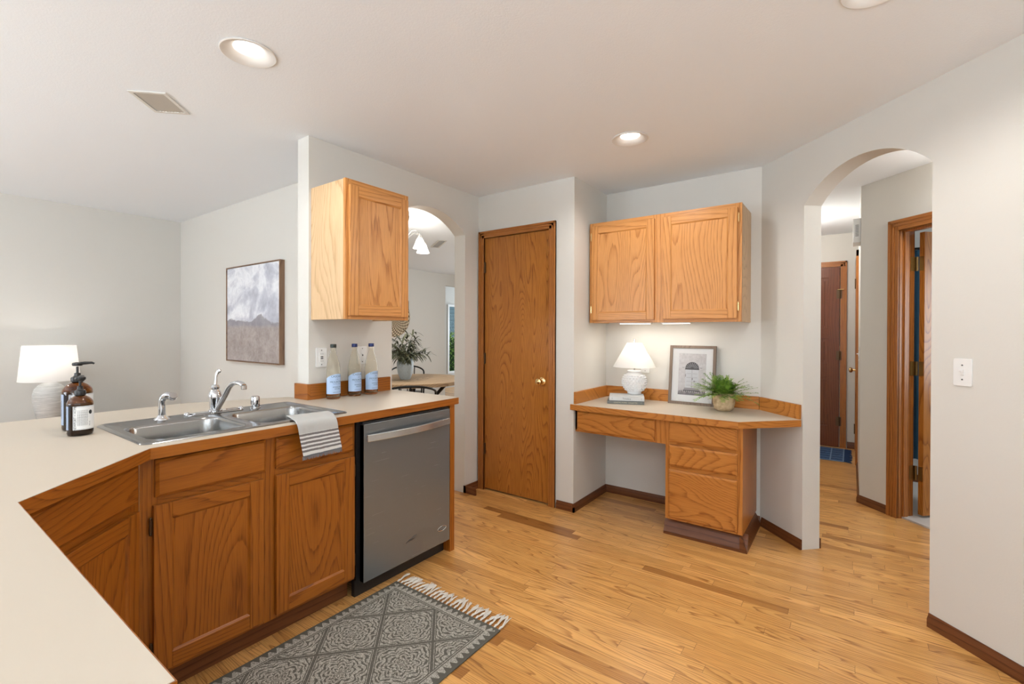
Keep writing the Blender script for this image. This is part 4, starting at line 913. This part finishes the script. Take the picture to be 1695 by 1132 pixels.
def frond(mb, base, az, elev, ln, droop, wide, nleaf, leafl):
    p = Vector(base); d = Vector((math.cos(az) * math.cos(elev), math.sin(az) * math.cos(elev), math.sin(elev))); pts = [p.copy()]; K = 12
    for k in range(K):
        p = p + d * (ln / K); d = (d + Vector((0, 0, -droop / K)) + Vector((rnd.uniform(-.05, .05), rnd.uniform(-.05, .05), 0))).normalized(); pts.append(p.copy())
    mb.tube(pts, [.0012 - .0008 * i / K for i in range(K + 1)], 4)
    for k in range(nleaf):
        t_ = .12 + .88 * k / nleaf; i = min(int(t_ * K), K - 1); f_ = t_ * K - i; q = pts[i].lerp(pts[i + 1], f_); tg = (pts[i + 1] - pts[i]).normalized()
        sd = tg.cross(Vector((0, 0, 1))).normalized(); up = sd.cross(tg)
        for s in (-1, 1):
            l_ = leafl * (1 - .65 * t_) * rnd.uniform(.75, 1.15); dr = (sd * s + tg * .75 + up * rnd.uniform(-.25, .35)).normalized(); e = q + dr * l_
            side = dr.cross(up).normalized() * .0017
            mb.add([q - side, q + side, q.lerp(e, .6) + side * 1.6, e, q.lerp(e, .6) - side * 1.6], [(0, 1, 2, 3, 4)])
            for j in range(4):
                qq = q.lerp(e, .25 + .2 * j)
                for s2 in (-1, 1):
                    d2 = (dr + tg * .2 + dr.cross(up) * s2 * .9).normalized(); e2 = qq + d2 * l_ * .32; sd2 = d2.cross(up).normalized() * .0015
                    mb.add([qq - sd2, qq + sd2, e2], [(0, 1, 2)])
mb = MB()
for k in range(120):
    az = rnd.uniform(0, 2 * PI); el = rnd.uniform(.05, 1.3); ln = rnd.uniform(.13, .225) * (1.0 if el < .9 else .72) * (.5 if math.cos(az) > .45 and el < 1.1 else 1.05)
    frond(mb, (rnd.uniform(-.03, .03), rnd.uniform(-.03, .03), .10), az, el, ln, rnd.uniform(.2, .95), .02, 15, .038)
mb.build('foliage', leafmat('fern_green', (.07, .17, .015), (.30, .46, .07)), t, fix=False)

# ------------------------------------------------------------------ painting in the living room
def art_mat():
    m, nt, b = newmat('cloudy_landscape_painting'); (x, y, z), tc = sepobj(nt); O_ = tc.outputs['Object']
    n1 = noise(nt, O_, 3.2, 5, .6, .6); n2 = noise(nt, O_, 9., 5, .65); n3 = noise(nt, O_, 45., 3, .6)
    sky = ramp(nt, M2(nt, 'ADD', M2(nt, 'MULTIPLY', n1, .75), M2(nt, 'MULTIPLY', n2, .25)), [(.36, (.40, .42, .49)), (.45, (.55, .57, .64)), (.54, (.82, .84, .88)), (.66, (.58, .60, .66))])
    gnd = ramp(nt, M2(nt, 'ADD', M2(nt, 'MULTIPLY', n2, .6), M2(nt, 'MULTIPLY', n3, .4)), [(.35, (.28, .24, .22)), (.55, (.39, .345, .33)), (.7, (.48, .44, .42))])
    mtn = ramp(nt, n2, [(.3, (.23, .22, .25)), (.7, (.36, .35, .38))])
    hz = M2(nt, 'ADD', .345, M2(nt, 'MULTIPLY', M2(nt, 'SUBTRACT', n1, .5), .22)); hz = M2(nt, 'ADD', hz, M2(nt, 'MULTIPLY', M2(nt, 'MAXIMUM', M2(nt, 'SUBTRACT', .16, M2(nt, 'ABSOLUTE', M2(nt, 'SUBTRACT', x, .62))), 0.), .35)); hz = M2(nt, 'ADD', hz, M2(nt, 'MULTIPLY', n3, .02))
    c = mixc(nt, ramp(nt, M2(nt, 'SUBTRACT', z, hz), [(0, (0,) * 3), (.012, (1,) * 3)]), mtn, sky)
    gz = M2(nt, 'ADD', .27, M2(nt, 'MULTIPLY', n2, .04)); c = mixc(nt, ramp(nt, M2(nt, 'SUBTRACT', z, gz), [(0, (0,) * 3), (.03, (1,) * 3)]), gnd, c)
    L(nt, c, b.inputs['Base Color']); pset(b, rough=.7); bump(nt, b, n3, .3, .002); return m
t = thing('framed_painting', 'large framed painting of clouds over brown hills on the living room wall', 'painting', (LU, 4.523, 1.045), -PI / 2)
AW, AH, AT = .920, .826, .042
MB().box(0, .008, -AT, -.001, 0, AH).box(AW - .008, AW, -AT, -.001, 0, AH).box(.008, AW - .008, -AT, -.001, 0, .008).box(.008, AW - .008, -AT, -.001, AH - .008, AH).build('frame', art_frame_wood, t)
MB().box(.011, AW - .011, -AT + .006, -.005, .011, AH - .011).build('canvas', art_mat(), t)
# ------------------------------------------------------------------ living room lamp and console
LL = (.880, 5.30, .0)
t = thing('console_table', 'dark console table in the living room carrying the large lamp', 'table', (.88, 5.40, 0))
MB().box(-.6, .6, -.19, .19, .50, .53).build('tabletop', art_frame_wood, t, bev=.002)
for sx in (-1, 1):
    for sy in (-1, 1): MB().box(sx * .57 - .02, sx * .57 + .02, sy * .16 - .02, sy * .16 + .02, 0, .50).build('leg', art_frame_wood, t)
t = thing('table_lamp', 'large lamp with drum shade and round pale grey ceramic base in the living room', 'lamp', (.885, 5.30, .531))
m, nt, b = newmat('crackled_grey_ceramic'); tc = nt.nodes.new('ShaderNodeTexCoord'); mp = nt.nodes.new('ShaderNodeMapping'); mp.inputs['Scale'].default_value = (1, 1, 14); L(nt, tc.outputs['Object'], mp.inputs[0]); n = noise(nt, mp.outputs[0], 9., 5, .7); L(nt, ramp(nt, n, [(.35, (.42, .42, .41)), (.65, (.66, .66, .64))]), b.inputs['Base Color']); pset(b, rough=.4)
MB().lathe([(.0005, 0), (.060, 0), (.064, .01), (.076, .06), (.094, .14), (.104, .21), (.104, .26), (.093, .305), (.070, .335), (.042, .353), (.022, .361), (.018, .367), (.0005, .367)], (0, 0, 0), 40).build('base', m, t)
MB().tube([(0, 0, .365), (0, 0, .465)], .007, 10).tube([(-.158, 0, .645), (.158, 0, .645)], .0025, 6).tube([(0, 0, .465), (.03, 0, .505), (.03, 0, .615), (0, 0, .645)], .002, 6).build('stem', chrome, t)
vs = []; fs = []; n = 64
for i in range(n): a = 2 * PI * i / n; vs += [(.187 * math.cos(a), .187 * math.sin(a), .371), (.161 * math.cos(a), .161 * math.sin(a), .657)]
for i in range(n): j = (i + 1) % n; fs.append((2 * i, 2 * j, 2 * j + 1, 2 * i + 1))
MB().add(vs, fs).build('lamp_shade', shade_m, t, fix=False)
MB().sphere((0, 0, .515), .03, 16, 10).build('bulb', bulb_m, t)
point('table_lamp_light', (.885, 5.30, 1.066), 4.5, .035, (1, .94, .87))

# ------------------------------------------------------------------ dining room
TC = (3.74, 4.13)
t = thing('dining_table', 'round dining table with a pale weathered wood top and black legs', 'table', (TC[0], TC[1], 0))
MB().lathe([(.0005, .715), (.585, .715), (.61, .72), (.612, .757), (.605, .762), (.0005, .762)], (0, 0, 0), 72).build('tabletop', tablewood, t)
for k in range(4):
    a = PI / 4 + k * PI / 2; MB().tube([(.42 * math.cos(a), .42 * math.sin(a), 0.0), (.10 * math.cos(a), .10 * math.sin(a), .38), (.40 * math.cos(a), .40 * math.sin(a), .714)], .022, 8).build('leg', blackm, t)
vz = thing('vase', 'pale blue speckled ceramic vase on the round dining table', 'vase', (3.625, 4.13, .7625))
m, nt, b = newmat('pale_blue_glaze'); tc = nt.nodes.new('ShaderNodeTexCoord'); n = noise(nt, tc.outputs['Object'], 60., 3, .6); L(nt, ramp(nt, n, [(.28, (.16, .18, .2)), (.34, (.50, .60, .68)), (.7, (.60, .70, .78))]), b.inputs['Base Color']); pset(b, rough=.35)
MB().lathe([(.0005, 0), (.052, 0), (.060, .01), (.082, .07), (.094, .14), (.094, .19), (.080, .235), (.058, .258), (.050, .270), (.056, .282), (.050, .282), (.044, .268), (.0005, .262)], (0, 0, 0), 36).build('vase_body', m, vz)
def blade(mb, base, az, elev, ln, droop, wd):
    p = Vector(base); d = Vector((math.cos(az) * math.cos(elev), math.sin(az) * math.cos(elev), math.sin(elev))); K = 9; vs = []
    for k in range(K + 1):
        sd = d.cross(Vector((0, 0, 1))).normalized(); w_ = wd * math.sin(PI * min(1, (.12 + .88 * k / K))) ** .7 + .0006; vs += [p - sd * w_, p + sd * w_]
        p = p + d * (ln / K); d = (d + Vector((0, 0, -droop / K))).normalized()
    mb.add(vs, [(2 * k, 2 * k + 1, 2 * k + 3, 2 * k + 2) for k in range(K)])
fl = thing('leaf_bouquet', 'bunch of long narrow olive-green leaves standing in the pale blue vase', 'plant', (3.625, 4.13, 1.03))
rnd = random.Random(11); mb = MB()
for st in range(22):
    az = rnd.uniform(0, 2 * PI); el = rnd.uniform(.35, 1.4); ln = rnd.uniform(.16, .34); d = Vector((math.cos(az) * math.cos(el), math.sin(az) * math.cos(el), math.sin(el))); p = Vector((0, 0, -.02)); pts = [p.copy()]
    for k in range(8): p = p + d * (ln / 8); d = (d + Vector((0, 0, -.9 / 8))).normalized(); pts.append(p.copy())
    mb.tube(pts, .0025, 5)
    for q in pts[2:]:
        for _ in range(3): blade(mb, q, az + rnd.uniform(-1.1, 1.1), rnd.uniform(-.5, .9), rnd.uniform(.09, .18), rnd.uniform(.6, 1.6), .0095)
mb.build('leaves', leafmat('olive_leaf', (.045, .06, .035), (.20, .21, .13)), fl, fix=False)
def chair(loc, rz, label):
    c = thing('dining_chair', label, 'chair', (*loc, 0), rz, 'black metal dining chairs')
    MB().prism(rrect(-.21, .21, -.20, .20, .06), .44, .458).build('seat', simple('dark_seat', (.03, .022, .018), .5), c, bev=.004)
    for sx in (-1, 1):
        for sy in (-1, 1): MB().tube([(sx * .19, sy * .18, .445), (sx * .23, sy * .22, 0)], .011, 8).build('leg', blackm, c)
    pts = [(-.225, .06, .44), (-.235, .05, .62), (-.232, .02, .70)] + [(-.23 * math.cos(PI * k / 14), -.02 - .20 * math.sin(PI * k / 14), .74 + .075 * math.sin(PI * k / 14)) for k in range(15)] + [(.232, .02, .70), (.235, .05, .62), (.225, .06, .44)]
    MB().tube(pts, .011, 8).build('back_rail', blackm, c)
    sp_ = MB()
    for a in (-.09, 0, .09): sp_.tube([(a, -.19, .45), (a * 1.1, -.215 + abs(a) * .3, .81 - abs(a) * .15)], .008, 6)
    sp_.build('back_spindles', blackm, c)
chair((3.02, 3.36), math.atan2(.77, .72) - PI / 2, 'black metal dining chair with curved rail, nearest the arch')
chair((4.44, 5.02), math.atan2(.77, .72) + PI / 2, 'black metal dining chair on the far side of the table, behind the vase')
chair((4.52, 3.55), .9 + .0, 'black metal dining chair at the right end of the round table')
# woven wall disc
m, nt, b = newmat('woven_rattan'); (x, y, z), tc = sepobj(nt); rr2 = M2(nt, 'SQRT', M2(nt, 'ADD', M2(nt, 'MULTIPLY', x, x), M2(nt, 'MULTIPLY', z, z))); an = M2(nt, 'ARCTAN2', z, x)
pat = M2(nt, 'MULTIPLY', M2(nt, 'SINE', M2(nt, 'ADD', M2(nt, 'MULTIPLY', an, 26.), M2(nt, 'MULTIPLY', rr2, 22.))), M2(nt, 'SINE', M2(nt, 'MULTIPLY', rr2, 110.))); L(nt, ramp(nt, M2(nt, 'ADD', M2(nt, 'MULTIPLY', pat, .5), .5), [(.35, (.16, .11, .06)), (.6, (.66, .54, .38))]), b.inputs['Base Color']); pset(b, rough=.8); bump(nt, b, pat, 1., .006)
o = MB().lathe([(.0005, .030), (.12, .028), (.30, .012), (.345, .018), (.36, .010), (.355, .001), (.0005, .001)], (0, 0, 0), 64, M=Matrix.Rotation(PI / 2, 3, 'X')).build('woven_wall_disc', m, loc=(5.42, DV, 1.57)); tag(o, 'round woven wall basket behind the leafy vase', 'basket')
# chandelier
CH = (3.10, 3.56)
t = thing('chandelier', 'brushed nickel chandelier with lit frosted glass bell shades', 'chandelier', (CH[0], CH[1], H))
nick = simple('brushed_nickel', (.55, .54, .52), .3, metal=1)
MB().lathe([(.0005, -.03), (.03, -.028), (.06, -.01), (.062, -.0005)], (0, 0, 0), 24).tube([(0, 0, -.02), (0, 0, -.32)], .007, 8).lathe([(.0005, -.34), (.02, -.33), (.028, -.30), (.016, -.26), (.008, -.24)], (0, 0, 0), 20).build('stem', nick, t)
glow, nt, b = newmat('lit_frosted_glass'); pset(b, col=(.95, .93, .9), rough=.5, ecol=(1, .94, .84), estr=3.5)
for k in range(5):
    a = math.radians(-14 + 72 * k); c_, s_ = math.cos(a), math.sin(a)
    am = MB().tube([(c_ * .01, s_ * .01, -.29), (c_ * .05, s_ * .05, -.20), (c_ * .11, s_ * .11, -.150), (c_ * .17, s_ * .17, -.155), (c_ * .205, s_ * .205, -.19), (c_ * .215, s_ * .215, -.215)], .005, 8).lathe([(.006, -.205), (.018, -.215), (.024, -.235)], (c_ * .215, s_ * .215, 0), 14).build('arm', nick, t)
    MB().lathe([(.022, -.235), (.034, -.255), (.046, -.29), (.060, -.325), (.066, -.335), (.062, -.334), (.043, -.29), (.020, -.24)], (c_ * .215, s_ * .215, 0), 24, caps=False).build('glass_shade', glow, am)
    bl = MB().sphere((c_ * .215, s_ * .215, -.28), .02, 10, 8).build('bulb', bulb_m, am)
point('chandelier_light', (CH[0], CH[1], H - .42), 26, .12, (1, .93, .83))
# outside the dining window
def hedge():
    m = leafmat('hedge_leaves', (.05, .14, .02), (.35, .55, .08)); rn = random.Random(5); mb = MB()
    for k in range(5000):
        p = Vector((rn.uniform(8.2, 12.6), 10 + rn.uniform(-.35, .35), rn.uniform(0, 1.25))); d = Vector((rn.uniform(-1, 1), rn.uniform(-1, .4), rn.uniform(-.6, 1))).normalized(); s_ = d.cross(Vector((rn.uniform(-1, 1), 1, 0))).normalized() * .02; mb.add([p, p + d * .04 + s_, p + d * .09, p + d * .04 - s_], [(0, 1, 2, 3)])
    o = mb.build('hedge', m, fix=False); tag(o, 'bright green hedge seen through the dining room window', 'hedge', kind='stuff')
    MB().box(8.3, 12.5, 9.8, 10.2, 0, 1.1).build('branches', simple('hedge_core', (.02, .05, .01), .9), o)
hedge()
o = MB().box(-6, 20, 7.8, 22, -.15, -.05).build('ground_outside', simple('lawn', (.10, .20, .04), .9)); o['kind'] = 'structure'
m, nt, b = newmat('blue_grey_siding'); (x, y, z), tc = sepobj(nt); L(nt, ramp(nt, M2(nt, 'FRACT', M2(nt, 'MULTIPLY', z, 7.)), [(0, (.05, .09, .11)), (.12, (.17, .26, .30)), (1, (.22, .32, .36))]), b.inputs['Base Color'])
h_ = thing('neighbour_house', 'blue-grey sided house wall beyond the green hedge', 'house', (0, 0, 0)); MB().box(7, 15, 12.5, 16, 0, 5).build('wall', m, h_); MB().prism([(12.1, 5), (16.4, 5), (14.2, 6.6)], 6.8, 15.2, fn=lambda a, b_, c: (c, a, b_)).build('roof', simple('roof_grey', (.1, .1, .1), .8), h_)

# ------------------------------------------------------------------ hall and bedroom things
m, nt, b = newmat('blue_plaid_cloth'); (x, y, z), tc = sepobj(nt)
lx1 = M2(nt, 'LESS_THAN', M2(nt, 'FRACT', M2(nt, 'MULTIPLY', x, 9.)), .10); ly1 = M2(nt, 'LESS_THAN', M2(nt, 'FRACT', M2(nt, 'MULTIPLY', y, 9.)), .10); n = noise(nt, tc.outputs['Object'], 40., 3, .6)
L(nt, mixc(nt, M2(nt, 'MULTIPLY', M2(nt, 'MAXIMUM', lx1, ly1), .6), ramp(nt, n, [(.3, (.01, .03, .09)), (.7, (.03, .09, .22))]), (.25, .36, .52)), b.inputs['Base Color']); pset(b, rough=.95)
t = thing('hall_mat', 'dark blue plaid door mat with fringe at the end of the hallway', 'mat', (5.80, .05, .0))
MB().box(0, .62, 0, .75, .001, .010).build('woven_mat', m, t, bev=.003)
mb = MB()
for k in range(38): x_ = .01 + k * .0162; mb.tube([(x_, .0, .006), (x_ + random.uniform(-.01, .01), -.025, .006), (x_ + random.uniform(-.02, .02), -.05 - random.uniform(0, .02), .004)], .004, 5)
mb.build('fringe', simple('navy_thread', (.015, .04, .11), .95), t)['kind'] = 'stuff'
t = thing('blue_curtain', 'blue hanging drape seen through the gap beside the open bedroom door', 'curtain', (5.33, -.345, 0), PI / 2)
mb = MB(); vs = []; fs = []
for i in range(41): x_ = -.15 + .30 * i / 40; y_ = .015 * math.sin(i * .9); vs += [(x_, y_, .22), (x_, y_, 2.03)]
for i in range(40): fs.append((2 * i, 2 * i + 2, 2 * i + 3, 2 * i + 1))
o = mb.add(vs, fs).build('cloth', simple('blue_cloth', (.07, .19, .30), .8), t, sharp=180); o.modifiers.new('thick', 'SOLIDIFY').thickness = .004
MB().tube([(-.16, 0, 2.04), (.16, 0, 2.04)], .01, 8).build('rod', blackm, t)
point('hall_ceiling_light', (5.4, .55, 2.25), 26, .08, (1, .95, .88))
point('hall_near_ceiling_light', (3.6, -.75, 2.25), 17, .08, (1, .95, .88))
for (x_, y_, lab) in ((5.4, .55, 'flush hall ceiling lamp towards the far door'), (3.6, -.75, 'flush hall ceiling lamp near the arch')):
    t = thing('flush_ceiling_lamp', lab, 'ceiling lamp', (x_, y_, H)); MB().lathe([(.12, -.0005), (.12, -.02), (.10, -.03)], (0, 0, 0), 28).build('mount', trim_w, t); MB().lathe([(.11, -.03), (.10, -.06), (.05, -.085), (.0005, -.09)], (0, 0, 0), 28, caps=False).build('globe', glow, t)

# ------------------------------------------------------------------ kitchen rug
def rug():
    cx, cy = 1.230, 1.577
    m, nt, b = newmat('grey_patterned_rug'); (x, y, z), tc = sepobj(nt)
    a = M2(nt, 'DIVIDE', x, .168); bb = M2(nt, 'DIVIDE', y, .159)
    p = M2(nt, 'MULTIPLY', M2(nt, 'ADD', a, bb), .5); q = M2(nt, 'MULTIPLY', M2(nt, 'SUBTRACT', a, bb), .5)
    def tri(v): return M2(nt, 'ABSOLUTE', M2(nt, 'SUBTRACT', M2(nt, 'FRACT', v), .5))        # .5 on a lattice line, 0 mid-cell
    tp, tq = tri(p), tri(q); lat = M2(nt, 'MAXIMUM', tp, tq)
    pc = M2(nt, 'SUBTRACT', M2(nt, 'FRACT', p), .5); qc = M2(nt, 'SUBTRACT', M2(nt, 'FRACT', q), .5)
    r = M2(nt, 'SQRT', M2(nt, 'ADD', M2(nt, 'MULTIPLY', pc, pc), M2(nt, 'MULTIPLY', qc, qc))); th = M2(nt, 'ARCTAN2', qc, pc)
    petal = M2(nt, 'ABSOLUTE', M2(nt, 'COSINE', M2(nt, 'MULTIPLY', th, 4.)))
    rp = M2(nt, 'SUBTRACT', r, M2(nt, 'MULTIPLY', petal, .06))
    wob = noise(nt, tc.outputs['Object'], 30., 2, .5)
    rings = M2(nt, 'SINE', M2(nt, 'ADD', M2(nt, 'MULTIPLY', rp, 84.), M2(nt, 'MULTIPLY', wob, 14.)))
    pet2 = M2(nt, 'MULTIPLY', M2(nt, 'SINE', M2(nt, 'MULTIPLY', th, 12.)), M2(nt, 'SINE', M2(nt, 'MULTIPLY', r, 30.)))
    f = M2(nt, 'GREATER_THAN', M2(nt, 'ADD', rings, M2(nt, 'MULTIPLY', pet2, .7)), -.40)
    f = M2(nt, 'MULTIPLY', f, M2(nt, 'LESS_THAN', lat, .445))
    l2 = M2(nt, 'MULTIPLY', M2(nt, 'GREATER_THAN', lat, .462), M2(nt, 'LESS_THAN', lat, .474)); f = M2(nt, 'MAXIMUM', f, l2)
    # border with a row of triangles
    ax = M2(nt, 'SUBTRACT', .398, x); ay = M2(nt, 'SUBTRACT', .342, M2(nt, 'ABSOLUTE', y)); 
    e = M2(nt, 'MINIMUM', ax, ay); al = mixv = None
    along = M2(nt, 'ADD', M2(nt, 'MULTIPLY', M2(nt, 'LESS_THAN', ax, ay), y), M2(nt, 'MULTIPLY', M2(nt, 'GREATER_THAN', ax, ay), x))
    tr = M2(nt, 'ABSOLUTE', M2(nt, 'SUBTRACT', M2(nt, 'FRACT', M2(nt, 'DIVIDE', along, .034)), .5))
    tri_ = M2(nt, 'GREATER_THAN', M2(nt, 'ADD', tr, M2(nt, 'MULTIPLY', M2(nt, 'SUBTRACT', e, .012), 14.)), .42)
    bl = M2(nt, 'MULTIPLY', M2(nt, 'GREATER_THAN', e, .055), M2(nt, 'LESS_THAN', e, .059))
    inb = M2(nt, 'LESS_THAN', e, .050); fb = M2(nt, 'MULTIPLY', tri_, M2(nt, 'GREATER_THAN', e, .014))
    f = M2(nt, 'ADD', M2(nt, 'MULTIPLY', f, M2(nt, 'GREATER_THAN', e, .064)), M2(nt, 'ADD', M2(nt, 'MULTIPLY', fb, inb), bl))
    vo = nt.nodes.new('ShaderNodeTexVoronoi'); vo.inputs['Scale'].default_value = 230.; L(nt, tc.outputs['Object'], vo.inputs['Vector'])
    st = ramp(nt, vo.outputs['Distance'], [(.25, (1,) * 3), (.62, (.35,) * 3)])
    f = M2(nt, 'MULTIPLY', f, st); sp_ = M2(nt, 'MULTIPLY', M2(nt, 'LESS_THAN', vo.outputs['Distance'], .16), M2(nt, 'GREATER_THAN', e, .05)); f = M2(nt, 'MAXIMUM', f, M2(nt, 'MULTIPLY', sp_, .8))
    c = mixc(nt, f, (.120, .116, .098), (.56, .54, .48)); L(nt, c, b.inputs['Base Color']); pset(b, rough=.95, spec=.1)
    bump(nt, b, f, .35, .0015)
    t = thing('kitchen_rug', 'grey and cream diamond-patterned rug with white tassels on the floor by the dishwasher', 'rug', (cx, cy, 0))
    X0_ = -.70; mb = MB(); mb.box(X0_, .398, -.342, .342, .0008, .0085); mb.build('woven_field', m, t, bev=.003)
    white = simple('cream_cotton', (.72, .69, .63), .9); rn = random.Random(2)
    NT = 26
    for k in range(NT):
        y0 = -.334 + .668 * k / (NT - 1); tb = MB(); ang = rn.uniform(-.35, .35); ln = rn.uniform(.062, .085)
        tb.tube([(.396, y0, .006), (.408, y0, .009), (.418, y0 + .002, .007)], [.003, .0055, .004], 7)
        for s in range(6):
            an = ang + rn.uniform(-.22, .22); oy = rn.uniform(-.005, .005); l_ = ln * rn.uniform(.8, 1.05)
            tb.tube([(.416, y0 + oy * .5, .006), (.416 + l_ * .4, y0 + oy + math.sin(an) * l_ * .35, .008 + rn.uniform(-.002, .004)), (.416 + l_ * .75, y0 + oy + math.sin(an) * l_ * .8 + rn.uniform(-.004, .004), .006), (.416 + l_, y0 + oy + math.sin(an) * l_ * 1.1, .004)], [.0024, .0028, .0024, .0014], 5)
        tb.build('tassel', white, t)
rug()
